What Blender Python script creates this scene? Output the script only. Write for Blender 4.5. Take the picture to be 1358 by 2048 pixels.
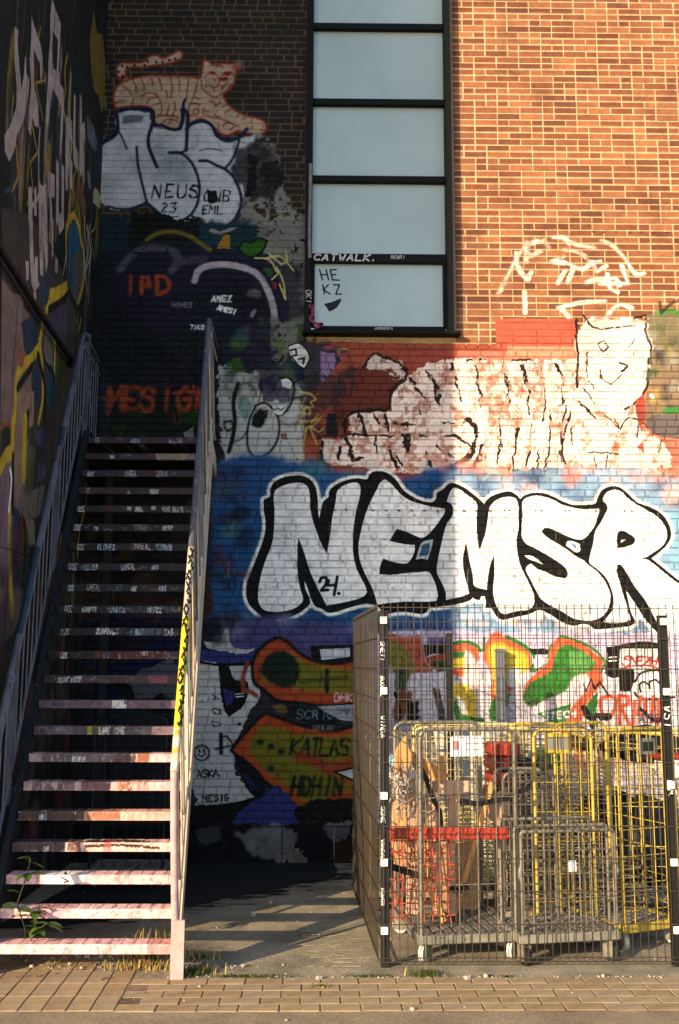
import bpy, bmesh, math, random
import numpy as np
random.seed(7); rng = np.random.default_rng(7)
R = math.radians
scene = bpy.context.scene
for o in list(bpy.data.objects): bpy.data.objects.remove(o)

# ------------------------------------------------------------------ camera, light, exposure
FPX, PITCH, YAW, ROLL, HC = 2013.35, .1512, .0103, .0037, 1.6424     # lens in photo pixels (1358 x 2048), angles, eye height
cam_d = bpy.data.cameras.new('camera'); cam = bpy.data.objects.new('camera', cam_d)
scene.collection.objects.link(cam); scene.camera = cam
cam.location = (0, 0, HC); cam_d.sensor_fit = 'VERTICAL'; cam_d.sensor_height = 36
cam_d.lens = 36*FPX/2048; cam_d.clip_start = .05; cam_d.clip_end = 500
from mathutils import Matrix, Vector
cam.rotation_mode = 'QUATERNION'
cam.rotation_quaternion = (Matrix.Rotation(-YAW, 4, 'Z') @ Matrix.Rotation(math.pi/2+PITCH, 4, 'X') @ Matrix.Rotation(ROLL, 4, 'Z')).to_quaternion()

SUN = Vector((-2.08, -2.2, 1.0)).normalized()                        # direction towards the low sun, behind left
world = bpy.data.worlds.new('World'); scene.world = world; world.use_nodes = True
nt = world.node_tree; nt.nodes.clear()
sky = nt.nodes.new('ShaderNodeTexSky'); sky.sky_type = 'NISHITA'; sky.sun_disc = False
sky.sun_elevation = math.asin(SUN.z); sky.sun_rotation = math.atan2(SUN.x, SUN.y)
sky.altitude = 10; sky.air_density = 1.0; sky.dust_density = .6; sky.ozone_density = 1.2
bg = nt.nodes.new('ShaderNodeBackground'); bg.inputs['Strength'].default_value = .090
wo = nt.nodes.new('ShaderNodeOutputWorld')
nt.links.new(sky.outputs[0], bg.inputs[0]); nt.links.new(bg.outputs[0], wo.inputs[0])
sun_d = bpy.data.lights.new('sun', 'SUN'); sun_d.energy = 2.55; sun_d.angle = R(.5); sun_d.color = (1, .77, .50)
sun = bpy.data.objects.new('sun', sun_d); scene.collection.objects.link(sun)
sun.rotation_euler = SUN.to_track_quat('Z', 'Y').to_euler(); sun.location = (-6, -6, 8)
vs = scene.view_settings; vs.view_transform = 'Standard'; vs.look = 'None'; vs.gamma = 1; vs.use_curve_mapping = False
vs.exposure = 1.95
scene.cycles.max_bounces = 6; scene.cycles.diffuse_bounces = 3

# ------------------------------------------------------------------ photo pixel -> place (used to lay flat paint on real walls)
def ray(u, v):
    a, b = u-679, v-1024; c, s = math.cos(ROLL), math.sin(ROLL)
    px = (a*c-b*s)/FPX; uu = -(a*s+b*c)/FPX
    Y = math.cos(PITCH)-uu*math.sin(PITCH); z = math.sin(PITCH)+uu*math.cos(PITCH)
    return px*math.cos(YAW)+Y*math.sin(YAW), -px*math.sin(YAW)+Y*math.cos(YAW), z
def onY(u, v, Y): r = ray(u, v); t = Y/r[1]; return r[0]*t, HC+r[2]*t
def onX(u, v, X): r = ray(u, v); t = X/r[0]; return r[1]*t, HC+r[2]*t
def onZ(u, v, Z=0): r = ray(u, v); t = (Z-HC)/r[2]; return r[0]*t, r[1]*t

WY = 8.827            # brick wall face
LX = -2.14            # side wall face
COURSE = .0645

# ------------------------------------------------------------------ object helpers
COL = scene.collection
def tag(o, label=None, cat=None, group=None, kind=None):
    if label: o['label'] = label
    if cat: o['category'] = cat
    if group: o['group'] = group
    if kind: o['kind'] = kind
    return o
def empty(name, loc=(0, 0, 0), rz=0, label=None, cat=None, group=None):
    o = bpy.data.objects.new(name, None); COL.objects.link(o); o.location = loc; o.rotation_euler = (0, 0, rz)
    o.empty_display_size = .2
    return tag(o, label, cat, group)
class MB:
    def __init__(s): s.v = []; s.f = []; s.smooth = []
    def add(s, v, f, sm=False):
        n = len(s.v); s.v += [tuple(p) for p in v]; s.f += [tuple(i+n for i in q) for q in f]; s.smooth += [sm]*len(f); return s
    def box(s, c, d, rot=None):
        hx, hy, hz = d[0]/2, d[1]/2, d[2]/2
        v = [Vector((x*hx, y*hy, z*hz)) for z in (-1, 1) for y in (-1, 1) for x in (-1, 1)]
        if rot is not None: v = [rot @ p for p in v]
        c = Vector(c)
        return s.add([p+c for p in v], [(0, 2, 3, 1), (4, 5, 7, 6), (0, 1, 5, 4), (2, 6, 7, 3), (0, 4, 6, 2), (1, 3, 7, 5)])
    def cbox(s, c, d, b, rot=None):       # box with chamfered edges
        bm = bmesh.new(); bmesh.ops.create_cube(bm, size=1)
        for q in bm.verts: q.co = Vector((q.co.x*d[0], q.co.y*d[1], q.co.z*d[2]))
        bmesh.ops.bevel(bm, geom=bm.edges[:], offset=b, segments=1, affect='EDGES')
        c = Vector(c); bm.verts.index_update()
        vs_ = [(rot @ q.co if rot is not None else q.co)+c for q in bm.verts]
        s.add(vs_, [[q.index for q in f.verts] for f in bm.faces]); bm.free(); return s
    def beam(s, p, q, w, h=None, up=(0, 0, 1)):   # straight bar of rectangular section from p to q
        p, q = Vector(p), Vector(q); d = q-p; L = d.length
        if L < 1e-6: return s
        y = d/L; up = Vector(up)
        if abs(y.dot(up)) > .98: up = Vector((0, 1, 0))
        x = y.cross(up).normalized(); z = x.cross(y)
        M = Matrix((x, y, z)).transposed()
        return s.box((p+q)/2, (w, L, h or w), M)
    def tube(s, pts, r, n=8, cap=True):
        pts = [Vector(p) for p in pts]; N = len(pts); rings = []
        t0 = (pts[1]-pts[0]).normalized(); ref = Vector((0, 0, 1)) if abs(t0.z) < .9 else Vector((1, 0, 0))
        nx = t0.cross(ref).normalized()
        for i, p in enumerate(pts):
            t = (pts[min(i+1, N-1)]-pts[max(i-1, 0)]).normalized()
            nx = (nx-t*nx.dot(t)).normalized(); ny = t.cross(nx)
            rr = r[i] if isinstance(r, (list, tuple)) else r
            rings.append([p+nx*(rr*math.cos(a))+ny*(rr*math.sin(a)) for a in [2*math.pi*k/n for k in range(n)]])
        v = [q for g in rings for q in g]
        f = [(i*n+k, i*n+(k+1) % n, (i+1)*n+(k+1) % n, (i+1)*n+k) for i in range(N-1) for k in range(n)]
        s.add(v, f, True)
        if cap:
            s.add(rings[0], [tuple(range(n))[::-1]]); s.add(rings[-1], [tuple(range(n))])
        return s
    def build(s, name, mat, parent=None, label=None, cat=None, group=None, kind=None, loc=None):
        me = bpy.data.meshes.new(name); me.from_pydata(s.v, [], s.f); me.update()
        if any(s.smooth): me.polygons.foreach_set('use_smooth', s.smooth)
        if mat: me.materials.append(mat)
        o = bpy.data.objects.new(name, me); COL.objects.link(o)
        if parent: o.parent = parent
        if loc: o.location = loc
        return tag(o, label, cat, group, kind)
def dup_tree(o, parent=None):
    c = o.copy(); COL.objects.link(c); c.parent = parent
    for ch in list(o.children): dup_tree(ch, c)
    return c
def arc(c, r, a0, a1, n, ax='xz'):
    out = []
    for i in range(n+1):
        a = a0+(a1-a0)*i/n; p, q = r*math.cos(a), r*math.sin(a)
        out.append((c[0]+p, c[1], c[2]+q) if ax == 'xz' else (c[0], c[1]+p, c[2]+q))
    return out

# ------------------------------------------------------------------ materials
def c(*rgb):
    a = [((v/255)/12.92 if v/255 <= .04045 else ((v/255+.055)/1.055)**2.4) for v in rgb]
    L = .25*a[0]+.6*a[1]+.15*a[2]; k = min(1, max(.33, 1.32*L**.60)); return tuple(v*k for v in a)   # colours noted as they look in the bright photo, brought down to the real surface
def mat(name, col, rough=.7, metal=0, var=.35, scale=9, bump=.15, bscale=60, col2=None, spot=None, spot_amt=.5, stretch=(1, 1, 1), spec=.35, coords='Object', bdist=.004):
    m = bpy.data.materials.new(name); m.use_nodes = True; N = m.node_tree; N.nodes.clear(); L = N.links.new
    out = N.nodes.new('ShaderNodeOutputMaterial'); b = N.nodes.new('ShaderNodeBsdfPrincipled'); L(b.outputs[0], out.inputs[0])
    tc = N.nodes.new('ShaderNodeTexCoord'); mp = N.nodes.new('ShaderNodeMapping'); mp.inputs['Scale'].default_value = stretch
    L(tc.outputs[coords], mp.inputs[0])
    n1 = N.nodes.new('ShaderNodeTexNoise'); n1.inputs['Scale'].default_value = scale; n1.inputs['Detail'].default_value = 6; n1.inputs['Roughness'].default_value = .65
    L(mp.outputs[0], n1.inputs[0])
    cr = N.nodes.new('ShaderNodeValToRGB'); L(n1.outputs[0], cr.inputs[0])
    c2 = col2 or tuple(v*(1-var) for v in col)
    cr.color_ramp.elements[0].position = .35; cr.color_ramp.elements[0].color = (*c2, 1)
    cr.color_ramp.elements[1].position = .62; cr.color_ramp.elements[1].color = (*col, 1)
    last = cr.outputs[0]
    if spot:
        n2 = N.nodes.new('ShaderNodeTexNoise'); n2.inputs['Scale'].default_value = scale*2.3; n2.inputs['Detail'].default_value = 8; n2.inputs['Roughness'].default_value = .7
        L(mp.outputs[0], n2.inputs[0])
        r2 = N.nodes.new('ShaderNodeValToRGB'); L(n2.outputs[0], r2.inputs[0])
        r2.color_ramp.elements[0].position = .66-.2*spot_amt; r2.color_ramp.elements[1].position = .72-.2*spot_amt
        mx = N.nodes.new('ShaderNodeMix'); mx.data_type = 'RGBA'; L(r2.outputs[0], mx.inputs[0]); L(last, mx.inputs[6]); mx.inputs[7].default_value = (*spot, 1)
        last = mx.outputs[2]
    L(last, b.inputs['Base Color'])
    b.inputs['Roughness'].default_value = rough; b.inputs['Metallic'].default_value = metal
    b.inputs['Specular IOR Level'].default_value = spec
    if bump:
        n3 = N.nodes.new('ShaderNodeTexNoise'); n3.inputs['Scale'].default_value = bscale; n3.inputs['Detail'].default_value = 5
        L(mp.outputs[0], n3.inputs[0]); bp = N.nodes.new('ShaderNodeBump'); bp.inputs['Strength'].default_value = bump; bp.inputs['Distance'].default_value = bdist
        L(n3.outputs[0], bp.inputs['Height']); L(bp.outputs[0], b.inputs['Normal'])
    return m

# ------------------------------------------------------------------ paint canvas: sprayed graffiti is flat colour on a wall, worked out here with numpy
def cr_path(pts, closed=False, sub=5):
    P = [np.array(p, float) for p in pts]; n = len(P); out = []
    def tan(i):
        if not closed and (i == 0 or i == n-1): return (P[min(i+1, n-1)]-P[max(i-1, 0)])*.5
        a, b = P[i]-P[i-1], P[(i+1) % n]-P[i]
        la, lb = np.linalg.norm(a)+1e-9, np.linalg.norm(b)+1e-9
        if a.dot(b)/(la*lb) < .35: return None
        return (a/la+b/lb)*.5
    T = [tan(i) for i in range(n)]
    for i in range(n if closed else n-1):
        p, q = P[i], P[(i+1) % n]; L = np.linalg.norm(q-p)
        a, b = T[i], T[(i+1) % n]
        u = (q-p)/(L+1e-9)
        if not closed:
            if i == 0: a = u
            if i == n-2: b = u
        a = u if a is None else a; b = u if b is None else b
        for k in range(sub):
            t = k/sub; t2, t3 = t*t, t*t*t
            out.append((2*t3-3*t2+1)*p+(t3-2*t2+t)*a*L+(-2*t3+3*t2)*q+(t3-t2)*b*L)
    if not closed: out.append(P[-1])
    return np.array(out)
def noise2(h, w, cell, octs=4, seed=0, ay=1.0):
    r = np.random.default_rng(seed); out = np.zeros((h, w), np.float32); amp = 1; tot = 0
    for o in range(octs):
        cy, cx = max(1.0, cell*ay), max(1.0, cell)
        gh, gw = int(h/cy)+3, int(w/cx)+3; g = r.random((gh, gw), dtype=np.float32)
        y = np.arange(h)/cy; x = np.arange(w)/cx
        y0, x0 = y.astype(int), x.astype(int); fy = (y-y0).astype(np.float32); fx = (x-x0).astype(np.float32)
        fy = (fy*fy*(3-2*fy))[:, None]; fx = (fx*fx*(3-2*fx))[None]
        a = g[y0][:, x0]; b_ = g[y0][:, x0+1]; c_ = g[y0+1][:, x0]; d_ = g[y0+1][:, x0+1]
        out += amp*((a*(1-fx)+b_*fx)*(1-fy)+(c_*(1-fx)+d_*fx)*fy); tot += amp; amp *= .55; cell /= 2
    out /= tot
    return np.clip((out-.5)*1.9+.5, 0, 1)
def blur(m, r):
    r = int(r)
    if r < 1: return m
    for _ in range(2):
        for ax in (0, 1):
            p = np.pad(m, [(r+1, r) if a == ax else (0, 0) for a in (0, 1)], mode='edge')
            cs = np.cumsum(p, axis=ax, dtype=np.float64)
            n = m.shape[ax]
            m = ((cs[2*r+1:2*r+1+n] if ax == 0 else cs[:, 2*r+1:2*r+1+n])-(cs[:n] if ax == 0 else cs[:, :n]))/(2*r+1)
    return m.astype(np.float32)
FONT = {k: [[(int(q[i]), int(q[i+1])) for i in range(0, len(q), 2)] for q in v.split()] for k, v in dict(
 A='002640 1232', B='0006363303 334000'.replace(' ', ' '), C='45360600'+'3041', D='00062644' + '42200'+'0', E='46060040 0333', F='460600 0333', G='4536060030404323',
 H='0006 4046 0343', I='2026', J='4641301001', K='0006 460340', L='060040', M='0006234640', N='00064046', O='1605011030414536'+'16', P='0006363303', Q='16050110304145361' + '6 2240',
 R='00063633032340', S='4536160504334130'+'1001', T='0646 2620', U='06011030'+'4146', V='062046', W='0610233046', X='0640 4600', Y='0623 4600', Z='06460040',
 ).items()}
FONT['B'] = [[(0, 0), (0, 6), (3, 6), (4, 5), (3, 3), (0, 3)], [(3, 3), (4, 2), (3, 0), (0, 0)]]
FONT['D'] = [[(0, 0), (0, 6), (2, 6), (4, 4), (4, 2), (2, 0), (0, 0)]]
FONT['O'] = [[(1, 6), (0, 4), (0, 2), (1, 0), (3, 0), (4, 2), (4, 4), (3, 6), (1, 6)]]
FONT['G'] = [[(4, 5), (2, 6), (0, 4), (0, 2), (1, 0), (3, 0), (4, 2), (4, 3), (2, 3)]]
FONT['C'] = [[(4, 5), (2, 6), (0, 4), (0, 2), (2, 0), (4, 1)]]
FONT['A'] = [[(0, 0), (2, 6), (4, 0)], [(1, 2), (3, 2)]]
FONT['2'] = [[(0, 5), (2, 6), (4, 5), (3, 3), (0, 0), (4, 0)]]
FONT['3'] = [[(0, 6), (4, 6), (2, 3), (4, 2), (3, 0), (0, 0)]]
FONT['4'] = [[(1, 6), (0, 2), (4, 2)], [(4, 6), (3, 0)]]
FONT['!'] = [[(2, 6), (2, 2)], [(2, 0), (2, .4)]]
FONT['.'] = [[(1, 0), (1, .5)]]
FONT["'"] = [[(1, 6), (1, 5)]]
FONT['*'] = [[(0, 0), (4, 6)], [(0, 6), (4, 0)], [(2, 6), (2, 0)]]
class Canvas:
    def __init__(s, w, h, fmap, base, seed=1, scale=1.0, nay=1.0):
        s.w, s.h, s.map = w, h, fmap
        s.a = np.empty((h, w, 3), np.float32); s.a[:] = base
        s.n1 = noise2(h, w, 60*scale, 5, seed, nay); s.n2 = noise2(h, w, 9*scale, 3, seed+1, nay); s.n3 = noise2(h, w, 24*scale, 4, seed+2, nay)
        s.px = scale                                   # canvas pixels per photo pixel, about
    def pts(s, P): return [s.map(*p) for p in P]
    def _paint(s, m, y0, x0, col, alpha, soft, rough, cover, drag=0):
        h, w = m.shape
        if rough:
            k = rough*s.px
            dy = ((s.n2[y0:y0+h, x0:x0+w]-.5)*2*k+(s.n3[y0:y0+h, x0:x0+w]-.5)*2*k).astype(int)
            dx = ((s.n3[y0:y0+h, x0:x0+w]-.5)*2*k-(s.n2[y0:y0+h, x0:x0+w]-.5)*2*k).astype(int)
            yy, xx = np.indices((h, w)); m = m[np.clip(yy+dy, 0, h-1), np.clip(xx+dx, 0, w-1)]
        if soft: m = blur(m, max(1, soft*s.px))
        if cover < 1:
            nn = s.n2[y0:y0+h, x0:x0+w]*.45+s.n3[y0:y0+h, x0:x0+w]*.55
            m = m*np.clip((nn-(1-cover))/.10+.5, 0, 1)
        m = (m*alpha)[..., None]; reg = s.a[y0:y0+h, x0:x0+w]
        reg[:] = reg*(1-m)+np.array(col, np.float32)*m
    def poly(s, P, col, alpha=1, soft=0, rough=0, cover=1, sm=True, sub=5, raw=False):
        Q = np.array(P if raw else s.pts(P)); Q = cr_path(Q, True, sub) if sm else Q
        pad = int((soft*2.5+rough*2.5)*s.px)+3
        x0 = max(0, int(Q[:, 0].min())-pad); x1 = min(s.w, int(Q[:, 0].max())+pad); y0 = max(0, int(Q[:, 1].min())-pad); y1 = min(s.h, int(Q[:, 1].max())+pad)
        if x1 <= x0 or y1 <= y0: return
        m = np.zeros((y1-y0, x1-x0), np.float32); A = Q; B = np.roll(Q, -1, 0)
        for r_ in range(y0, y1):
            y = r_+.5; k = (A[:, 1] <= y) != (B[:, 1] <= y)
            if not k.any(): continue
            xs = np.sort(A[k, 0]+(y-A[k, 1])/(B[k, 1]-A[k, 1])*(B[k, 0]-A[k, 0]))
            for i in range(0, len(xs)-1, 2):
                a, b = int(round(xs[i]))-x0, int(round(xs[i+1]))-x0
                m[r_-y0, max(a, 0):max(b, 0)] = 1
        s._paint(m, y0, x0, col, alpha, soft, rough, cover)
    def line(s, P, wd, col, alpha=1, soft=0, rough=0, cover=1, sm=True, raw=False, wraw=None, wob=0):
        Q = np.array(P if raw else s.pts(P), float)
        if sm and len(Q) > 2: Q = cr_path(Q, False, 5)
        r0 = r_ = (wraw if wraw else wd*s.px)/2; pad = int(r_*(1+wob)+(soft*2.5+rough*2.5)*s.px)+3
        x0 = max(0, int(Q[:, 0].min())-pad); x1 = min(s.w, int(Q[:, 0].max())+pad); y0 = max(0, int(Q[:, 1].min())-pad); y1 = min(s.h, int(Q[:, 1].max())+pad)
        if x1 <= x0 or y1 <= y0: return
        m = np.zeros((y1-y0, x1-x0), np.float32)
        ph = float(Q[0, 0])
        for i_, (p, q) in enumerate(zip(Q[:-1], Q[1:])):
            r_ = r0*(1+wob*math.sin(i_*.55+ph)) if wob else r0
            ax0 = max(x0, int(min(p[0], q[0])-r_-2)); ax1 = min(x1, int(max(p[0], q[0])+r_+3)); ay0 = max(y0, int(min(p[1], q[1])-r_-2)); ay1 = min(y1, int(max(p[1], q[1])+r_+3))
            if ax1 <= ax0 or ay1 <= ay0: continue
            X = np.arange(ax0, ax1)[None]+.5; Y = np.arange(ay0, ay1)[:, None]+.5; d = q-p; L2 = d.dot(d)+1e-9
            t = np.clip(((X-p[0])*d[0]+(Y-p[1])*d[1])/L2, 0, 1)
            D = np.hypot(X-p[0]-t*d[0], Y-p[1]-t*d[1]); sl = m[ay0-y0:ay1-y0, ax0-x0:ax1-x0]
            np.maximum(sl, np.clip(r_-D+.5, 0, 1), out=sl)
        s._paint(m, y0, x0, col, alpha, soft, rough, cover)
    def text(s, t, x, y, h, wd, col, alpha=1, aspect=.62, slant=.15, rot=0, jit=.13, gap=.3, **k):
        r_ = random.Random(sum(map(ord, t))+int(x)); cx = 0; ca, sa = math.cos(rot), math.sin(rot)
        for ch in t:
            if ch != ' ' and ch in FONT:
                for pl in FONT[ch]:
                    P = []
                    for (u, v) in pl:
                        u = u/4*aspect*h+cx+r_.uniform(-jit, jit)*h*.5; v = v/6*h+r_.uniform(-jit, jit)*h*.5; u += v*slant
                        P.append((x+u*ca+v*sa, y+u*sa-v*ca))
                    s.line(P, wd*2.0, col, alpha*.22, soft=1.2); s.line(P, wd*r_.uniform(.8, 1.25), col, alpha, sm=len(P) > 2, wob=.38, **k)
            cx += (aspect+gap*(1 if ch not in "!.'I" else .7))*h*r_.uniform(.9, 1.1)
    def blotches(s, region, cols, n, rr, seed=3, alpha=.8, soft=4):
        r_ = random.Random(seed); x0, y0, x1, y1 = region
        for i in range(n):
            x, y = r_.uniform(x0, x1), r_.uniform(y0, y1); a = r_.uniform(*rr); b = a*r_.uniform(.4, 1.1)
            P = [(x+a*math.cos(t)*r_.uniform(.6, 1.2), y+b*math.sin(t)*r_.uniform(.6, 1.2)) for t in [k*math.pi/4 for k in range(8)]]
            s.poly(P, r_.choice(cols), alpha*r_.uniform(.5, 1), soft=soft, rough=3)
    def image(s, name):
        im = bpy.data.images.new(name, s.w, s.h, alpha=False, float_buffer=False)
        im.colorspace_settings.name = 'sRGB'
        a = np.clip(s.a, 0, 1); a = np.where(a <= .0031308, a*12.92, 1.055*np.power(np.maximum(a, 1e-6), 1/2.4)-.055)
        buf = np.ones((s.h, s.w, 4), np.float32); buf[..., :3] = a[::-1]
        im.pixels.foreach_set(buf.ravel()); im.update(); im.pack()
        return im
def Z(o, t):                                          # "x,y x,y ..." read in an enlargement (origin x, origin y, scale) -> photo pixels
    return [(o[0]+float(a.split(',')[0])/o[2], o[1]+float(a.split(',')[1])/o[2]) for a in t.split()]
def paint_mat(name, img, axes, org, size, rough=.85, bump=.5, bscale=90, vary=.25, nscale=14, dist=.004, grain=None):
    """wall paint: colour from the painted canvas laid on by real position (metres), with procedural dirt, grain and relief"""
    m = bpy.data.materials.new(name); m.use_nodes = True; N = m.node_tree; N.nodes.clear(); L = N.links.new
    out = N.nodes.new('ShaderNodeOutputMaterial'); b = N.nodes.new('ShaderNodeBsdfPrincipled'); L(b.outputs[0], out.inputs[0])
    g = N.nodes.new('ShaderNodeNewGeometry'); sp = N.nodes.new('ShaderNodeSeparateXYZ'); L(g.outputs['Position'], sp.inputs[0])
    cb = N.nodes.new('ShaderNodeCombineXYZ')
    for i in (0, 1):
        mr = N.nodes.new('ShaderNodeMapRange'); mr.clamp = False
        mr.inputs['From Min'].default_value = org[i]; mr.inputs['From Max'].default_value = org[i]+size[i]
        L(sp.outputs['XYZ'.index(axes[i])], mr.inputs['Value']); L(mr.outputs[0], cb.inputs[i])
    t = N.nodes.new('ShaderNodeTexImage'); t.image = img; t.extension = 'EXTEND'; t.interpolation = 'Linear'; L(cb.outputs[0], t.inputs[0])
    n1 = N.nodes.new('ShaderNodeTexNoise'); n1.inputs['Scale'].default_value = nscale; n1.inputs['Detail'].default_value = 8; n1.inputs['Roughness'].default_value = .7
    L(g.outputs['Position'], n1.inputs[0])
    mr = N.nodes.new('ShaderNodeMapRange'); mr.inputs['From Min'].default_value = .3; mr.inputs['From Max'].default_value = .65; mr.inputs['To Min'].default_value = 1-vary; mr.inputs['To Max'].default_value = 1.04
    L(n1.outputs[0], mr.inputs['Value'])
    mx = N.nodes.new('ShaderNodeMix'); mx.data_type = 'RGBA'; mx.blend_type = 'MULTIPLY'; mx.inputs[0].default_value = 1
    L(t.outputs[0], mx.inputs[6]); L(mr.outputs[0], mx.inputs[7]); L(mx.outputs[2], b.inputs['Base Color'])
    b.inputs['Roughness'].default_value = rough; b.inputs['Specular IOR Level'].default_value = .25
    n3 = N.nodes.new('ShaderNodeTexNoise'); n3.inputs['Scale'].default_value = bscale; n3.inputs['Detail'].default_value = 6; L(g.outputs['Position'], n3.inputs[0])
    bp = N.nodes.new('ShaderNodeBump'); bp.inputs['Strength'].default_value = bump; bp.inputs['Distance'].default_value = dist
    L(n3.outputs[0], bp.inputs['Height']); L(bp.outputs[0], b.inputs['Normal'])
    return m
# ------------------------------------------------------------------ the brick wall: layout of every brick first
WX0, WX1, WZ1 = LX, 4.75, 9.75
WIN = (-.235, 1.145, 4.60)                            # window opening: left, right, sill height (runs on up past the frame)
PL = .30                                              # plinth height
JT, ST, HD = .0135, .2015, .0942
bricks = []                                           # (x, z, width, height, kind)
nrow = int((WZ1-PL)/COURSE)
sold = int((2.845-PL)/COURSE)                         # a soldier course sits here on the right
for r_ in range(nrow):
    z = PL+r_*COURSE; segs = [(WX0, WX1)]
    if z+COURSE > WIN[2]: segs = [(WX0, WIN[0]), (WIN[1], WX1)]
    if r_ == sold: segs = [(WX0, 1.44)]
    if r_ == sold+1: segs = [(WX0, 1.44)]
    for a, b in segs:
        x = a-(random.random()*.2 if a == WX0 else 0); run = 0
        while x < b-.02:
            k = 'h' if (random.random() < .36 or run >= 4) else 's'; run = 0 if k == 'h' else run+1
            w = HD if k == 'h' else ST
            xs, xe = max(x, a), min(x+w, b-(.006 if b < WX1 else 0))
            if xe-xs > .02: bricks.append((xs, z, xe-xs, COURSE-JT, k if xe-xs > w-.002 else 'c'))
            x += w+JT
z = PL+sold*COURSE; x = 1.45
while x < WX1: bricks.append((x, z, .052, COURSE*2-JT, 'v')); x += .0635

S_ = 260
CW, CH = int((WX1-WX0)*S_), int(WZ1*S_)
def wmap(u, v):
    x, zz = onY(u, v, WY); return (x-WX0)*S_, (WZ1-zz)*S_
W = Canvas(CW, CH, wmap, c(218, 182, 138), seed=11, scale=1.15)
BM = np.zeros((CH, CW), bool)
bcols = [c(174, 108, 74), c(166, 100, 68), c(180, 114, 78), c(160, 96, 66), c(172, 106, 76), c(184, 118, 78), c(150, 92, 66)]
for (x, zz, w, h, k) in bricks:
    a, b = int((x-WX0)*S_), int((x+w-WX0)*S_); p, q = int((WZ1-zz-h)*S_), int((WZ1-zz)*S_)
    col = np.array(random.choice(bcols))*random.uniform(.98, 1.18)
    W.a[max(p, 0):q, max(a, 0):b] = col; BM[max(p, 0):q, max(a, 0):b] = True
W.a *= (.96+.08*W.n1)[..., None]
BLK = c(22, 22, 24); SIL = c(244, 240, 238); WHT = c(240, 238, 232)
# darker brick left of the window, and behind the stairs
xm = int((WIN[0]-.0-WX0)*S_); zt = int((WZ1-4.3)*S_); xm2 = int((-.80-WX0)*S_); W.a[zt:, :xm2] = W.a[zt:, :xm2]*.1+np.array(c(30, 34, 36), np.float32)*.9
dark_tone = np.clip(np.tile(np.array([34, 36, 30], np.float32)[None, None]/255, (1, 1, 1))**2.2, 0, 1)
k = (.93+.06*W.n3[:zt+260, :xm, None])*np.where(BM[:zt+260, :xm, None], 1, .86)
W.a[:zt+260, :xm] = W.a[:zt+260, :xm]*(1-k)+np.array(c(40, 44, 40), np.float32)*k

# --- upper left: a spotted cat in red outline, then silver and blue letters
E = (200, 90, 3.994); F = (195, 210, 3.772)
CAT = c(196, 168, 140); RED = c(190, 62, 40)
tail = Z(E, "180,255 130,290 105,220 130,165 230,158 320,150 370,105 420,95 480,115 540,90 600,55 640,75 620,120 560,150 480,165 400,175 340,190 230,190 190,205 180,250 210,285 150,320")
body = Z(E, "140,320 230,285 330,262 600,262 780,268 790,210 800,130 830,135 870,165 960,158 1040,160 1080,175 1060,230 1050,300 1010,370 960,405 990,470 1040,520 1120,565 1230,590 1300,630 1310,690 1240,720 1130,700 1060,700 1000,730 920,700 860,640 780,600 690,640 600,680 500,690 420,640 390,520 250,500 100,520 85,430 100,370")
for P in (tail, body):
    W.poly(P, CAT, rough=1, soft=.6); W.line(P+P[:1], 5, RED, soft=.8, alpha=.9)
for t in ["235,290 260,340 262,395", "300,285 325,330 328,375", "385,275 395,300 393,340", "440,275 460,320 470,370", "535,272 550,330 550,380 540,430", "600,275 612,320 610,370", "680,285 675,350 665,440",
          "500,375 510,400 515,430", "755,280 745,350 720,430 685,520 675,640", "150,340 200,370 225,412", "95,480 130,465 185,462", "245,445 230,495", "305,425 350,398 410,402 450,440 470,500 465,560 430,590",
          "350,480 375,440 430,430", "410,490 450,480", "570,465 575,520 555,575", "525,495 520,540 505,570", "440,570 500,575 580,580 605,600", "470,640 500,610 560,600", "530,640 545,605 600,620",
          "730,430 775,442", "710,480 740,475 770,490", "670,575 720,570", "700,610 680,625", "730,520 725,560 745,570 765,540 750,515 730,520", "805,515 800,560 880,590 960,605 1040,640 1090,660", "820,540 850,545",
          "850,460 880,465 900,500 935,465", "985,490 950,505", "1020,520 975,550", "1085,565 1070,580", "1140,590 1115,605", "1190,600 1185,630", "1200,650 1185,680", "890,565 930,590", "925,640 920,690", "1010,620 970,640 960,660",
          "1050,660 1010,690", "1080,690 1050,705", "1270,655 1300,660", "1260,680 1290,685",
          "785,290 790,350 830,390 890,425 930,410 1000,365 1020,320", "805,270 840,240", "845,240 880,232 915,255", "945,255 970,230 1020,225 1040,250", "850,330 880,350 920,330 930,290", "940,340 975,330 985,310", "885,350 885,380", "950,335 950,365 965,345", "880,280 895,290", "900,185 930,170 960,190", "820,330 822,345"]:
    W.line(Z(E, t), 3.6, RED, soft=.4, alpha=.92)
for t in ["840,225 880,218 905,250 870,245", "950,250 980,220 1030,230 1010,255", "905,270 990,260 1000,290 950,300"]: W.poly(Z(E, t), RED, soft=.5)
for t in ["150,178", "188,188", "248,172", "330,172", "350,140", "420,145", "472,145", "575,120", "525,130", "120,225", "150,262"]:
    p = Z(E, t)[0]; W.line([p, (p[0]+1, p[1]+2)], 5, c(120, 40, 30))
W.poly(Z(E, "1020,165 1060,150 1110,180 1080,230 1040,215"), RED, .8, soft=3, rough=2); W.poly(Z(E, "1045,140 1090,120 1120,150 1100,185 1060,180"), c(170, 160, 150), .4, soft=4, rough=3)
NAVY = c(22, 48, 92); GRY = c(190, 192, 194)
W.poly(Z(F, "20,330 130,235 120,110 160,60 380,70 400,170 500,195 610,200 620,150 690,160 780,140 850,190 900,260 990,280 1050,260 1180,220 1120,330 1060,420 980,490 1080,640 1070,780 980,900 860,930 740,850 620,890 500,850 350,750 230,790 130,800 20,760"), GRY, rough=2, soft=.8)
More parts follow.
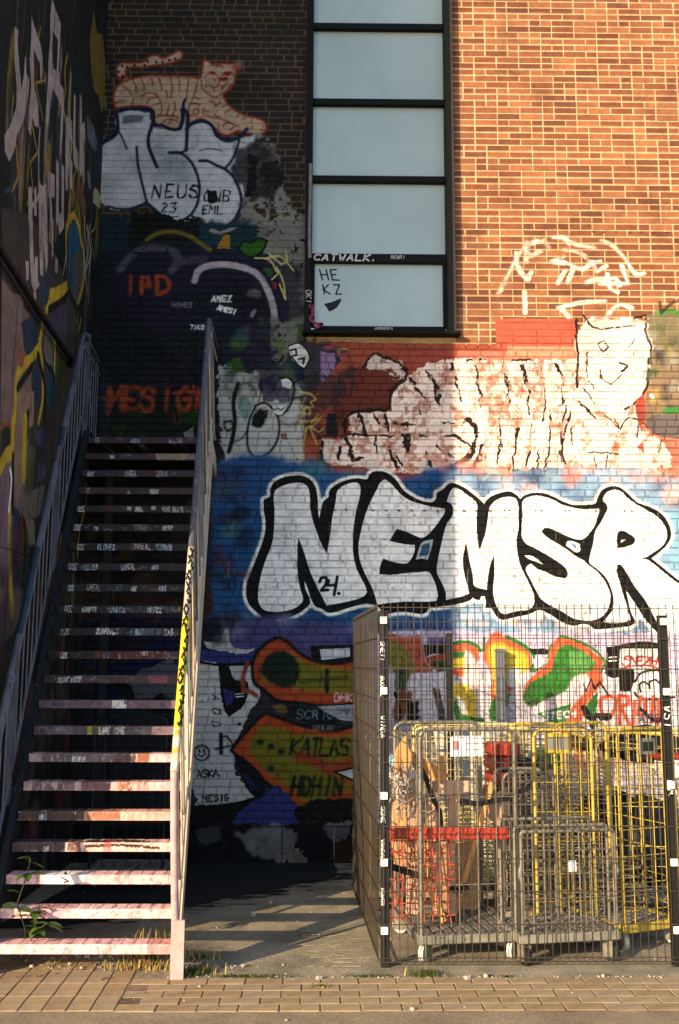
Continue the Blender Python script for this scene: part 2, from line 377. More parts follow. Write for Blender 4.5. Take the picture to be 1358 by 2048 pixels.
W.poly(Z(F, "1000,230 1190,210 1350,420 1390,640 1500,900 1480,1000 1060,960 1090,700 1000,470"), c(150, 148, 146), .85, rough=8, cover=.62, soft=1)
W.poly(Z(F, "1080,300 1200,270 1330,420 1350,640 1200,720 1090,640 1000,480"), c(60, 56, 64), .85, rough=8, soft=3); W.poly(Z(F, "1110,380 1200,400 1180,560 1140,700 1090,690 1120,500"), BLK, rough=3); W.poly(Z(F, "1230,460 1330,430 1390,540 1340,640 1260,610 1220,540"), BLK, .9, rough=4)
for t in ["400,330 700,430 700,600 400,560"]: W.poly(Z(F, t), c(96, 140, 150), .45, soft=12, rough=6)
W.poly(Z(F, "165,100 250,85 330,95 320,130 210,150 170,165"), c(70, 76, 84), .8, soft=2)
for t, w in [("10,310 60,265 125,225 130,130 120,70 200,45 320,40 395,60 400,130 385,180 365,250 365,320 395,400 430,480", 8), ("140,215 170,270 200,345", 4.5), ("390,165 460,165 540,195 600,185 620,120 615,40 650,60 655,180 650,350", 8), ("600,190 632,60 625,0 640,-30", 7),
             ("650,190 700,145 780,130 845,170 880,240 950,278 1030,260 1080,220 1105,185", 8), ("1050,260 1030,340 990,430 940,490", 6), ("520,370 600,370 670,420 720,500 745,580 750,680 720,790 660,860 590,890 500,860 400,790 350,740", 6.5), ("275,330 285,450 310,570 340,690 355,745 280,780 180,800 60,780", 6),
             ("750,430 810,430 870,460 940,490 1000,540 1050,640 1068,740 1030,850 960,920 870,940 790,920 700,850", 7), ("650,352 600,370 530,372", 6), ("750,355 800,340 860,340 920,355", 3)]:
    W.line(Z(F, t), w, NAVY, soft=.3)
W.text("NEUS", 300, 398, 25, 3.6, c(26, 34, 60), jit=.14); W.text("23", 318, 426, 17, 3, c(26, 34, 60)); W.line([(328, 438), (352, 436)], 2.4, c(26, 34, 60))
W.text("ONB", 404, 404, 20, 2.6, c(26, 34, 60), jit=.2); W.text("EML", 400, 430, 16, 2.4, c(26, 34, 60), jit=.15); W.poly([(410, 385), (428, 384), (430, 408), (411, 410)], BLK, rough=2)

# --- middle left, round the landing: many dark layers
I = (200, 440, 3.233); M = (180, 640, 3.446)
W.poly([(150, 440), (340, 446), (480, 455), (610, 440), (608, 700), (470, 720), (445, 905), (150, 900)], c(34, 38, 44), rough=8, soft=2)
W.poly([(150, 440), (250, 440), (255, 505), (150, 515)], c(26, 66, 80), .9, rough=6, soft=3)
W.poly([(390, 455), (500, 440), (520, 520), (410, 520)], c(30, 84, 98), .9, rough=6, soft=3)
W.poly([(250, 425), (395, 440), (390, 480), (260, 490)], c(16, 22, 18), rough=6)
W.poly([(500, 430), (612, 430), (612, 640), (585, 660), (560, 560), (520, 500)], c(150, 146, 140), .9, rough=6, cover=.78)
W.poly([(225, 500), (420, 495), (600, 530), (590, 680), (500, 720), (230, 600)], c(36, 34, 66), .85, rough=8, soft=4)
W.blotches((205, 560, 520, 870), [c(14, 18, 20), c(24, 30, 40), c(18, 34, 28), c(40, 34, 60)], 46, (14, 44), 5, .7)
W.poly([(195, 820), (420, 800), (420, 900), (200, 900)], c(28, 52, 22), .9, rough=8, soft=6); W.blotches((210, 810, 420, 890), [c(44, 90, 20), c(24, 44, 24)], 14, (8, 24), 8, .8)
W.line(Z(I, "290,140 350,100 460,85 560,110 640,160 700,200"), 8, c(140, 128, 40), soft=2); W.line(Z(I, "300,150 380,115 500,120 620,180"), 3, BLK)
W.poly(Z(I, "800,95 830,120 825,200 740,190 770,140"), c(196, 140, 40), .9, rough=2); W.line(Z(I, "700,80 760,90 800,80 860,60"), 6, c(170, 150, 140), rough=2)
W.poly(Z(I, "890,180 920,140 965,155 1010,120 1070,140 1040,200 970,240 910,220"), c(58, 128, 24), soft=1); W.line(Z(I, "890,180 920,140 965,155 1010,120 1070,140 1040,200 970,245 910,220 885,185"), 4, c(14, 26, 16))
W.line(Z(I, "120,330 180,250 260,200 400,195 480,230 490,280 450,340"), 15, c(110, 108, 124), .8, soft=3, cover=.8); W.line(Z(I, "480,290 560,270 660,260"), 16, c(104, 92, 116), .75, soft=3)
W.line(Z(I, "600,400 620,340 700,300 800,295 900,310 1000,350 1060,430 1100,530 1120,640 1110,760 1120,830"), 13, c(190, 182, 184), .85, soft=1.2, rough=1)
W.line(Z(I, "1140,560 1150,650 1150,780"), 5, c(60, 50, 100), .8); W.line(Z(I, "1030,360 1110,450 1180,560 1190,700"), 8, c(60, 52, 90), .5, soft=3)
for t in ["1080,220 1160,290 1200,270 1190,200", "1060,250 1150,240 1240,330", "1130,310 1170,390 1190,520 1150,420", "990,250 1080,260 1140,350 1100,390"]: W.line(Z(I, t), 3.4, c(206, 196, 120), .8, rough=1)
W.poly(Z(I, "1040,320 1080,310 1110,350 1090,375"), c(70, 130, 40), .8, soft=1); W.poly(Z(I, "1100,400 1130,410 1130,450 1110,450"), c(180, 50, 60), .8, soft=1)
W.poly(Z(I, "930,490 980,450 1030,470 1020,510"), c(140, 136, 140), .6, soft=2); W.poly(Z(I, "960,620 990,575 1005,590 975,640"), c(170, 165, 170), .8)
W.poly(Z(I, "1010,640 1100,700 1160,760 1080,840 1030,760"), c(90, 124, 34), .8, rough=5, soft=2, cover=.7); W.poly(Z(I, "1180,650 1290,690 1300,790 1190,830 1150,780"), c(150, 150, 146), .9, rough=6, soft=2)
W.text("IPD", 249, 590, 33, 5.5, c(196, 84, 40), soft=1, slant=.02, gap=.35); W.text("HOHES", 341, 617, 9, 1.6, c(150, 150, 150), .7)
W.text("AMEZ", 420, 605, 11, 2, WHT); W.text("AMESI", 431, 621, 9, 2, WHT, rot=.25)
W.text("TIKO", 378, 661, 8, 1.6, WHT, .8); W.text("MESIGN", 214, 822, 42, 6.5, c(196, 84, 44), soft=1, jit=.1, gap=.22, slant=.08); W.line([(200, 800), (226, 800), (214, 835)], 7, c(180, 78, 40), soft=1); W.line([(352, 815), (362, 845), (350, 852), (345, 828)], 3, c(160, 78, 40))
W.line([(345, 789), (398, 782)], 6, c(190, 80, 42)); W.line([(385, 775), (398, 812)], 6, c(190, 80, 42)); W.poly([(366, 868), (385, 856), (386, 880), (370, 878)], c(150, 156, 150))
for x in (245, 262): W.line([(x, 620), (x-3, 760), (x-4, 880)], 1.2, c(70, 100, 80), .6)
W.poly([(200, 760), (212, 740), (216, 880), (200, 880)], c(60, 84, 110), .5, soft=3, cover=.7)

# --- below the window left: grey-white brick with layered cartoon shapes
J = (430, 640, 3.395)
W.poly([(432, 730), (470, 745), (560, 740), (620, 780), (630, 950), (450, 940), (440, 870)], c(186, 184, 180), rough=5, soft=1, cover=.93)
W.poly(Z(J, "440,0 600,20 600,140 560,420 480,480 300,470 250,330 180,280 60,310 40,180 200,60"), c(50, 46, 76), .85, rough=8, soft=3); W.poly(Z(J, "600,130 830,200 860,340 760,480 560,470 500,330"), c(38, 64, 96), .9, rough=8, soft=3)
W.blotches((440, 660, 620, 790), [c(44, 74, 104), c(120, 118, 110), c(36, 32, 60), c(96, 136, 40), c(40, 110, 110)], 30, (8, 20), 14, .75)
W.poly(Z(J, "380,0 600,0 560,120 500,230 440,300 370,250"), c(144, 144, 130), .85, rough=7, soft=2, cover=.75); W.poly(Z(J, "60,300 150,270 200,340 120,390"), c(84, 130, 40), .8, rough=4, soft=2); W.poly(Z(J, "350,100 470,140 440,300 380,200"), c(110, 140, 40), .75, rough=5, soft=1, cover=.7)
W.poly(Z(J, "490,180 560,160 610,200 635,260 600,330 560,310 510,260"), c(214, 210, 204)); W.line(Z(J, "490,180 560,160 610,200 635,260 600,335 560,310 510,250"), 3, BLK); W.line(Z(J, "500,210 540,200 545,240 510,250"), 4, BLK); W.line(Z(J, "560,270 600,260 590,300"), 4, BLK)
W.poly(Z(J, "710,215 810,225 800,430 710,430"), c(164, 132, 180), rough=2); W.poly(Z(J, "835,230 880,225 880,290 845,270"), c(206, 92, 120), soft=1); W.poly(Z(J, "905,235 955,225 950,340 905,320"), c(206, 92, 120), soft=1); W.poly(Z(J, "720,180 790,180 800,200 740,205"), c(196, 90, 120))
for P_, w_ in [("375,590 420,660 432,760 400,860 340,920 270,937 228,890 215,780 230,680 270,590", 5), ("265,590 330,565 380,600 430,655 480,620 520,540 530,450 500,400 440,395", 5), ("150,440 120,560 130,700 110,830 90,900", 9), ("60,700 105,690 125,735 80,760 60,730", 5), ("110,830 165,820 215,760", 3), ("530,430 600,390 660,400", 5), ("300,380 310,470 290,560", 3), ("430,390 400,450 410,520", 3), ("520,540 600,520", 4)]: W.line(Z(J, P_), w_, BLK, soft=.3)
W.poly(Z(J, "165,545 200,510 235,560 230,650 200,700 170,640"), c(124, 160, 150), .8, soft=1); W.line(Z(J, "150,500 170,440 230,440 260,480"), 5, c(60, 130, 130), .8, soft=1); W.poly(Z(J, "290,600 340,640 335,700 300,740 240,720 260,640"), c(20, 34, 36), soft=1, rough=2); W.poly(Z(J, "380,590 470,590 470,620 435,650 395,630"), c(214, 210, 206)); W.line(Z(J, "385,600 400,615 420,600 440,616 465,598"), 2.4, BLK)
W.poly(Z(J, "440,410 480,400 515,430 505,470 460,460"), c(206, 204, 204)); W.line(Z(J, "310,640 345,620 345,660 320,655"), 4, BLK)
W.poly(Z(J, "290,400 370,370 410,480 400,560 320,560"), c(56, 46, 92), .85, rough=5, soft=1); W.poly(Z(J, "430,460 520,470 500,560 440,570 400,540"), c(60, 52, 100), .8, rough=4, soft=1); W.poly(Z(J, "440,780 480,770 490,810 450,815"), c(170, 50, 54), .8, rough=2); W.line(Z(J, "440,690 500,720 560,690"), 9, c(120, 60, 60), .5, soft=3)
# red-brown ground of the band under the window and along the right
BRN = c(196, 92, 70)
for P in ([(640, 683), (905, 688), (1360, 690), (1400, 1000), (600, 980), (610, 800), (700, 700)],): W.poly(P, BRN, rough=2, sm=False)
W.poly([(690, 742), (845, 750), (812, 812), (680, 860), (660, 800)], c(150, 66, 52), .9, soft=2)
W.poly(Z(J, "600,400 760,360 860,340 960,300 900,470 760,620 620,560 590,460"), c(70, 62, 70), .8, rough=8, cover=.75); W.poly(Z(J, "600,480 700,560 720,780 600,800 560,600"), c(96, 70, 72), .7, rough=6, soft=3); W.poly(Z(J, "770,640 810,630 835,700 830,780 740,790 750,700"), c(50, 50, 58), rough=3, soft=1)
W.poly([(910, 700), (1365, 700), (1420, 1000), (905, 985)], c(232, 150, 124), .55, soft=3, sm=False); W.poly([(988, 636), (1150, 634), (1148, 702), (990, 700)], c(222, 104, 78), sm=False); W.poly([(1012, 690), (1150, 690), (1150, 718), (1010, 714)], c(236, 150, 118), sm=False, soft=.5)  # first overlay: salmon puts the sunlight on the right half into the colour
# the big pale striped animal with a white face
WT = c(240, 216, 202)
an = [(700, 870), (690, 828), (778, 822), (790, 772), (818, 745), (860, 724), (930, 713), (1000, 716), (1148, 718), (1152, 660), (1180, 632), (1290, 634), (1302, 700), (1296, 760), (1270, 800), (1285, 860), (1335, 890), (1340, 950), (1280, 968), (1160, 955), (1000, 945), (905, 942), (820, 945), (640, 925), (636, 880)]
W.poly(an, c(226, 170, 148), .9, rough=4, cover=.9); W.poly(an, WT, .97, rough=5, cover=.62)
W.poly([(1155, 665), (1175, 642), (1290, 640), (1298, 700), (1290, 770), (1250, 810), (1200, 800), (1165, 740)], WT, rough=2, cover=.96)
W.poly(Z(J, "1000,290 1060,240 1200,260 1290,330 1270,400 1180,390 1150,340 1040,340"), c(214, 196, 186), .9, rough=4, cover=.75)
DK = c(70, 44, 34)
for t, w in [("1000,320 1060,240 1200,270 1290,340 1265,410 1215,440 1190,500 1175,600 1040,612 900,625", 6), ("880,760 890,650 960,620 1000,700 1010,770", 6), ("700,790 850,780 1000,775 1200,785", 5), ("880,790 910,880 930,950 1000,940", 7), ("1080,640 1110,700", 6), ("1150,640 1170,740", 6), ("720,830 720,950 760,1000", 8), ("850,860 840,940", 6),
             ("1080,790 1100,900", 5), ("1290,780 1300,880", 8), ("1180,880 1230,1000", 7), ("1210,690 1300,710", 5)]: W.line(Z(J, t), w, DK, rough=3, cover=.85)
K = (780, 640, 2.489)
for t, w in [("60,280 100,300 160,380 190,415", 6), ("175,250 220,320 240,410", 9), ("0,350 40,300 70,240", 8), ("300,215 330,330 350,400", 5), ("415,220 435,320 450,430", 5), ("480,210 500,330", 2.5), ("550,210 575,300 580,420", 7), ("655,220 680,330 688,470", 5), ("740,230 765,330 755,500", 3.4), ("815,210 850,280 855,410", 5),
             ("520,400 540,500 545,600 530,720", 4.5), ("625,480 630,580 605,740", 6), ("700,500 695,620 670,740", 3.5), ("790,460 795,600 770,740", 3), ("740,640 735,730", 2.5), ("890,450 850,620 870,740", 5), ("340,470 390,500 430,560 410,640 370,700 310,720", 9), ("250,575 330,580 400,625", 5), ("455,620 420,750", 6), ("230,635 310,680", 4),
             ("20,505 110,520", 7), ("260,515 390,505", 4), ("0,570 180,572", 6), ("85,590 80,660", 8), ("140,430 150,470", 6), ("180,660 200,730", 7), ("20,660 50,720", 7), ("380,195 480,190 600,195 700,192", 4), ("555,752 690,752", 9), ("705,745 850,748", 9), ("300,745 420,740", 6), ("410,730 450,640 460,620", 4)]:
    W.line(Z(K, t), w, DK, rough=3, cover=.62, wob=.4)
Q = (1080, 560, 3.22)
for t, w in [("220,240 230,400 235,500 230,680", 5), ("270,215 330,290 500,290 600,280", 4), ("600,230 670,215 670,320 700,420 700,600 640,740 540,820", 5), ("690,500 690,620", 6), ("370,400 400,380 435,420 400,450 370,410", 3), ("600,370 560,420", 2.5), ("380,560 390,620 450,660 520,600", 2.5), ("510,520 560,540 520,580", 4), ("300,460 300,620 350,690", 2.5),
             ("270,680 350,790", 3), ("480,880 510,950 560,880 650,900 720,970 895,1000", 3), ("370,830 430,870 500,940", 2.5), ("60,880 60,1020", 3), ("160,800 130,1000 180,1250", 4), ("250,770 350,880", 4), ("200,940 200,1050", 3), ("300,1100 500,1105", 3), ("640,850 620,1000", 3), ("350,1130 360,1210", 2.5), ("430,1120 420,1200", 2.5), ("780,1000 760,1100", 3), ("780,1180 800,1290 700,1320", 4), ("210,1260 420,1270 620,1310", 4), ("0,1225 140,1225", 8), ("450,1180 440,1240", 2)]:
    W.line(Z(Q, t), w, DK, rough=2, cover=.74)
W.poly(Z(Q, "615,760 660,720 670,880 640,930 610,830"), c(206, 90, 70)); W.poly(Z(Q, "470,1020 520,1040 500,1100 450,1090"), c(222, 130, 104), soft=2); W.poly(Z(Q, "620,1060 660,1020 670,1110"), c(216, 110, 84), soft=1)
W.poly(Z(Q, "800,1200 895,1180 895,1352 720,1330 820,1290"), c(232, 150, 122), soft=2)
W.poly(Z(Q, "665,220 790,180 900,180 960,180 960,1000 760,980 690,940 690,640 700,480"), c(132, 138, 104), .75, rough=6, soft=3); W.blotches((1300, 640, 1380, 860), [c(90, 128, 70), c(170, 172, 160), c(76, 84, 96), c(170, 150, 90)], 22, (8, 20), 31, .8)
W.line(Z(Q, "750,200 830,180 895,210"), 10, c(96, 160, 60), soft=2); W.line(Z(Q, "800,830 895,820"), 12, c(70, 160, 70), soft=2); W.line(Z(Q, "760,130 770,200 830,140 870,120"), 7, c(40, 44, 40), .8, soft=1.5); W.poly(Z(Q, "690,690 760,690 760,770 700,780"), c(190, 160, 90), .8, soft=2); W.line(Z(Q, "710,730 718,740"), 7, WHT)
W.poly(Z(Q, "700,870 900,850 900,990 720,970 680,920"), c(120, 116, 120), .8, rough=3, soft=1)
for t in ["580,490 650,510 680,540 645,560 660,590 605,600 600,640 640,640 640,600 610,590", "555,560 590,600 580,690 600,740", "560,690 640,690 720,660 660,720 620,730", "600,760 640,720 700,760 730,740", "640,730 690,850", "620,730 600,830 600,950", "700,640 650,700"]: W.line(Z(J, t), 3, c(208, 184, 96), .85, soft=.4)
# faded white scrawl on the bare brick
for t in ["640,225 720,240 800,270 850,235 900,225", "700,280 660,350", "745,270 715,345", "850,230 880,285 935,250", "820,345 880,330 990,320 1010,360", "900,350 1060,350 1020,250", "440,260 480,330 510,290", "480,230 470,130 580,110 610,160", "660,490 800,460 930,450", "680,490 720,540", "920,590 950,520 1010,470 1080,490", "320,420 380,300 460,160 540,110", "690,100 760,130 870,150", "480,120 500,200 560,170", "420,180 440,290 490,330", "470,400 475,520", "630,90 700,95 720,130", "690,160 790,180 850,250", "940,300 960,380 1000,400", "1050,230 1110,300 1150,290", "690,200 620,230 690,240", "900,110 960,130 1050,220"]:
    pale = t[:3] in ("320", "690", "900", "480") and t[:7] != "900,350"
    W.line(Z((880, 440, 2.841), t), 8.5, c(234, 206, 186), .28, soft=2); W.line(Z((880, 440, 2.841), t), 7.5, c(234, 214, 196), .85 if not pale else .5, rough=1, wob=.3, cover=.8 if not pale else .55)

for i in range(8): x = 1178+i*25+random.uniform(-3, 3); W.line([(x, 459), (x+2, 461)], 3.5, c(60, 40, 30), .9); W.line([(x-3, 457), (x-1, 457)], 2.5, c(236, 214, 190), .8)
# --- the big piece: blue cloud, white halo, black body, silver letters
W.poly([(440, 930), (480, 912), (620, 925), (700, 945), (800, 960), (900, 925), (1000, 960), (1100, 958), (1200, 952), (1300, 985), (1365, 1010), (1400, 1290), (1240, 1275), (1000, 1262), (800, 1280), (640, 1300), (520, 1290), (430, 1320), (425, 1100)], c(52, 116, 184), rough=6, soft=5)
W.blotches((440, 925, 900, 1290), [c(34, 96, 178), c(24, 64, 140), c(64, 160, 170), c(26, 50, 110), c(96, 180, 176)], 60, (14, 40), 41, .8, 9)
W.poly([(905, 950), (1365, 955), (1420, 1010), (1420, 1270), (905, 1262)], c(150, 184, 214), .9, rough=5, soft=5); W.blotches((900, 945, 1365, 1010), [c(150, 178, 210), c(176, 190, 216), c(96, 128, 180), c(80, 110, 170), c(236, 190, 180)], 40, (10, 26), 42, .85, 6)  # paler blues right of the shadow edge: sunlight put into the wall colour
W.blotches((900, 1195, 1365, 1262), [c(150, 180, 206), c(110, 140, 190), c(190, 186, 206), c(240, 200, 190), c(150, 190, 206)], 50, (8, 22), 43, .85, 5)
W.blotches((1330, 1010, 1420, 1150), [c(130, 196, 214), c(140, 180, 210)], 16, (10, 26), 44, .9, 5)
W.blotches((880, 925, 1340, 955), [c(236, 160, 136), c(232, 150, 130)], 16, (8, 22), 45, .7, 5)
W.line([(965, 958), (987, 938), (1008, 958)], 6, c(150, 190, 184), .9, soft=1)
A = (480, 930, 4.527); B = (680, 930, 4.527); C3 = (860, 930, 4.527); D = (1058, 930, 4.527)
sil = (Z(A, "213,330 215,320 270,290 272,230 300,170 380,120 480,100 570,103 640,140 680,200 700,290 705,400 715,492 735,400 755,330 800,290 805,240 850,190 950,140 1060,120 1150,125") + Z(B, "262,88 290,62 350,52 420,68 470,100 520,150 560,210 620,260 700,305 780,328 840,328 870,290 875,245 930,215 985,160 1030,158 1120,195 1210,260 1290,330")
       + Z(C3, "490,350 510,310 560,270 640,240 720,228 780,260 815,296 860,260 940,238 1040,245 1120,275 1200,315 1290,345") + Z(D, "500,345 600,330 615,290 650,220 700,185 770,172 830,190 900,250 980,320 1080,355 1170,400 1240,470 1280,560 1285,630 1250,700 1190,760 1110,825 1180,880 1280,960 1358,1020 1500,1090 1500,1640 1245,1572 1160,1490 1060,1380 960,1230 880,1112 900,1200 930,1320 962,1390 950,1425 800,1452 650,1470 590,1465 560,1435 480,1425 420,1440 360,1430 260,1380 180,1330 100,1300 0,1340")
       + Z(C3, "880,1345 780,1365 700,1385 640,1385 600,1350 560,1290 505,1285 510,1230 500,1180 470,1180 455,1215 420,1210 395,1190 370,1215 280,1245 200,1260 100,1275 20,1280") + Z(B, "815,1275 800,1310 770,1340 700,1340 600,1325 500,1330 430,1345 330,1270") + Z(A, "1145,1255 1000,1290 850,1335 800,1335 740,1300 700,1290 655,1230 622,1130 587,1045 598,1130 632,1200 640,1250 560,1330 450,1385 330,1400 230,1395 160,1340 90,1270 62,1190 65,1080 100,980 150,850 200,720 230,600 230,500 215,420"))
W.line(sil+sil[:1], 13, WHT, soft=.3, rough=.4); W.poly(sil, BLK, sub=4)
N1 = Z(A, "315,240 370,200 460,170 560,168 610,200 628,260 635,380 655,490 700,620 750,740 790,805 800,740 820,620 835,480 865,330 880,235 930,190 1010,160 1070,165 1088,200 1080,300 1050,420 1030,560 1022,700 1030,820 1060,940 1110,1040 1145,1110 1150,1160 1100,1200 960,1240 790,1275 740,1180 690,1080 640,970 600,850 570,760 530,660 522,760 522,900 530,1020 550,1120 575,1230 520,1290 420,1325 320,1335 220,1315 175,1250 170,1150 190,1020 230,880 290,720 308,600 312,420")
E1 = Z(B, "365,155 400,130 440,150 500,210 560,270 640,320 740,350 850,375 945,385 950,410 900,500 830,590 745,655 690,640 600,600 515,575 480,630 450,685 520,700 600,715 680,720 675,780 650,840 610,885 540,885 470,870 395,845 370,900 358,985 460,990 600,975 720,965 810,965 850,1030 880,1110 890,1180 880,1225 800,1232 620,1232 460,1245 345,1262 315,1165 280,1080 220,960 180,850 168,740 190,600 225,460 280,320 330,220")
M1 = Z(C3, "150,325 170,260 210,200 260,210 330,260 400,310 425,350 422,450 425,600 435,700 452,762 475,690 500,610 520,500 540,370 580,320 650,285 720,275 770,290 795,340 800,450 800,570 785,650 790,760 815,880 850,960 900,1060 940,1150 950,1230 915,1290 800,1310 660,1335 620,1290 590,1220 575,1130 585,1000 583,870 582,805 555,870 535,960 522,1060 518,1120 470,1110 405,1085 390,990 360,860 330,695 310,770 298,860 310,960 340,1080 360,1155 300,1180 150,1215 148,1160 120,1080 65,965 75,850 110,680 150,530 205,440 205,380 190,345")
S1 = Z(C3, "835,320 870,285 940,265 1030,272 1120,305 1200,345 1290,370") + Z(D, "462,382 560,382 630,378 635,400 620,450 590,540 540,610 490,655 440,660 360,635 280,600 190,560 135,555 120,590 150,630 230,680 330,740 440,820 500,850 540,890 600,930 680,1020 735,1130 735,1240 700,1320 640,1370 560,1395 480,1390 400,1370 300,1310 200,1260 110,1195 60,1110 20,1030") + Z(C3, "870,930 885,900 915,880 980,930 1040,950 1100,980 1180,1005 1235,1005 1250,970 1220,910 1140,850 1040,790 950,740 870,700 835,650 830,560 835,420")
R1 = Z(D, "665,300 700,230 770,205 820,215 880,270 960,330 1050,380 1150,440 1210,500 1245,570 1250,640 1200,720 1130,770 1060,815 1010,825 1080,840 1150,890 1250,970 1358,1050 1500,1110 1500,1560 1245,1558 1200,1480 1130,1340 1060,1210 960,1080 880,950 830,885 800,885 800,960 830,1060 855,1150 885,1240 915,1340 925,1385 860,1405 740,1415 680,1400 760,1290 770,1200 740,1080 680,980 600,910 550,870 555,800 580,700 600,580 650,500 690,420 710,370 690,330")
for P in (N1, E1, M1, S1, R1): W.poly(P, SIL, sub=5)
y0, y1 = [int((WZ1-v)*S_) for v in (3.45, 2.1)]; W.a[y0:y1] *= (1-.12*np.clip(W.n3[y0:y1]*1.6-.5, 0, 1)-.04*W.n1[y0:y1])[..., None]*np.array([1, .985, .975], np.float32)
W.poly(Z(B, "745,695 845,665 830,750 795,855 740,842 688,855 705,790"), c(180, 186, 190)); W.poly(Z(B, "762,712 815,700 800,810 715,825"), c(70, 120, 160))
W.poly(Z(C3, "855,805 920,810 980,845 1030,890 960,862 890,835"), WHT); W.poly(Z(D, "345,680 380,672 460,700 462,760 440,775 335,715"), WHT); W.poly(Z(D, "370,690 420,702 430,745"), c(120, 160, 200))
W.poly(Z(D, "800,735 795,650 808,590 840,575 900,600 960,650 950,690 880,720 790,735"), BLK); W.poly(Z(D, "835,655 885,655 830,688"), WHT)
W.line(Z(A, "725,1060 745,1022 785,1022 788,1065 740,1138 802,1132"), 6, BLK); W.line(Z(A, "808,1045 798,1092 868,1088"), 5.5, BLK); W.line(Z(A, "885,1012 858,1175"), 6, BLK); W.line(Z(A, "898,1163 902,1164"), 6.5, BLK)
for i in range(14): x = 640+i*26; W.line([(x, 1019+random.uniform(-1, 1)), (x+random.uniform(1, 4), 1021)], 3.5, c(110, 90, 60), .9, rough=1)
for i in range(10): x = 1010+i*30+random.uniform(-3, 3); W.line([(x-20*(i % 2), 1017), (x-18*(i % 2), 1019)], 3, c(120, 84, 40), .9)
# --- lower band left: white cement patches, blue-violet, orange creature
V = (370, 1180, 3.67); O = (370, 1480, 3.67); PP = (100, 1180, 2.987)
VIO = c(74, 82, 168)
W.poly([(150, 1240), (520, 1235), (720, 1250), (900, 1265), (1360, 1265), (1360, 1330), (900, 1330), (740, 1330), (560, 1340), (480, 1360), (150, 1350)], c(104, 100, 160), rough=5, soft=4)
W.blotches((440, 1235, 720, 1290), [c(150, 150, 190), c(60, 90, 150), c(110, 90, 160)], 16, (8, 24), 51, .6, 6)
W.poly([(150, 1330), (385, 1300), (560, 1330), (720, 1420), (720, 1760), (150, 1800)], c(70, 72, 80), rough=6); W.poly(Z(V, "120,530 300,555 500,560 520,640 560,790 480,900 420,1050 330,1160 60,1180 60,600"), c(200, 198, 194), rough=2)
W.poly([(390, 1440), (480, 1440), (470, 1530), (520, 1600), (400, 1620), (385, 1560)], c(192, 190, 186), rough=4); W.poly([(150, 1240), (440, 1235), (450, 1320), (380, 1305), (150, 1330)], c(26, 26, 32), .9, rough=6, soft=4)
W.line([(395, 1310), (440, 1316), (500, 1312), (515, 1300)], 22, VIO, soft=.5, rough=1); W.line([(400, 1326), (445, 1332), (510, 1326)], 5, BLK); W.poly(Z(V, "140,385 270,380 300,300 330,290 345,410 420,440 520,440 500,460 300,460 180,430"), c(196, 188, 190), rough=2)
W.poly(Z(V, "250,540 330,560 370,660 450,665 475,700 440,850 330,940 290,860"), BLK, rough=1); W.poly(Z(V, "290,725 380,760 350,840 310,850"), VIO); W.poly(Z(V, "330,565 475,560 465,660 380,665"), c(190, 188, 190)); W.line(Z(V, "385,790 440,785"), 2, WHT); W.line(Z(V, "380,770 440,765"), 2, WHT)
ORG = c(216, 88, 40); OLV = c(146, 138, 34); GRN = c(30, 62, 38)
up = Z(V, "500,560 530,470 600,400 690,355 760,385 830,450 950,520 1100,540 1250,515 1400,500 1400,800 1250,835 1000,850 830,830 680,810 590,740 520,690")
lo = Z(V, "350,1090 430,990 470,900 570,810 640,870 730,930 900,990 1100,1000 1250,960 1400,930 1400,1780 1180,1750 940,1640 800,1480 650,1330 520,1200 380,1160")
lo2 = Z(O, "350,80 430,-20 520,-120 600,-190 700,-160 850,-110 1100,-70 1250,-100 1400,-120 1400,480 1150,440 930,560 850,500 720,400 590,300 480,200")
for P in (up, lo2):
    W.poly(P, ORG, rough=1, soft=.5); W.line(P+P[:1], 7, c(20, 30, 24), soft=.5)
W.poly(Z(V, "560,600 650,480 760,460 860,520 1000,560 1250,580 1400,560 1400,740 1200,750 900,740 720,700 600,680"), OLV, soft=4, rough=2); W.poly(Z(V, "550,600 620,480 740,450 840,540 840,660 780,720 650,690"), GRN, soft=2, rough=1)
W.line(Z(V, "1050,590 1050,740"), 9, GRN, soft=1); W.line(Z(V, "850,680 1000,660 1200,640"), 6, c(90, 96, 40), soft=3)
W.poly(Z(O, "480,40 560,-80 640,-100 800,-60 1100,-20 1250,-40 1400,-60 1400,400 1150,380 1000,470 900,460 760,330 600,220"), OLV, soft=4, rough=3); W.line(Z(O, "850,120 960,150 1060,200 1250,160 1400,100"), 22, c(196, 70, 44), .85, soft=3); W.line(Z(O, "1060,230 1160,260 1300,340"), 16, c(206, 84, 44), .85, soft=3)
W.poly(Z(O, "1110,235 1250,215 1260,290"), c(200, 198, 200)); W.line(Z(O, "1260,200 1110,235 1260,300"), 4, GRN)
W.line(Z(V, "465,545 435,650 440,745 500,755 530,780"), 9, c(200, 90, 50), soft=.5)
for t in ["640,50", "715,90", "560,20", "640,210"]: p = Z(O, t)[0]; W.line([p, (p[0]+2, p[1])], 13, GRN, soft=2)
for t in ["410,990", "445,1010", "480,970"]: p = Z(V, t)[0]; W.line([p, (p[0]+1, p[1])], 6, c(24, 34, 28))
W.poly(Z(V, "930,410 1240,400 1240,510 1000,530 940,500"), BLK); W.poly(Z(V, "995,435 1220,425 1220,490 1010,515"), c(200, 200, 204)); W.poly(Z(V, "980,855 1400,830 1400,960 1120,945"), c(170, 170, 176)); W.poly(Z(V, "640,830 900,860 1050,900 1150,960 1050,1010 880,970 700,890"), c(24, 36, 34), rough=1); W.poly(Z(V, "640,850 740,850 770,900 700,900"), c(150, 120, 50), soft=1)
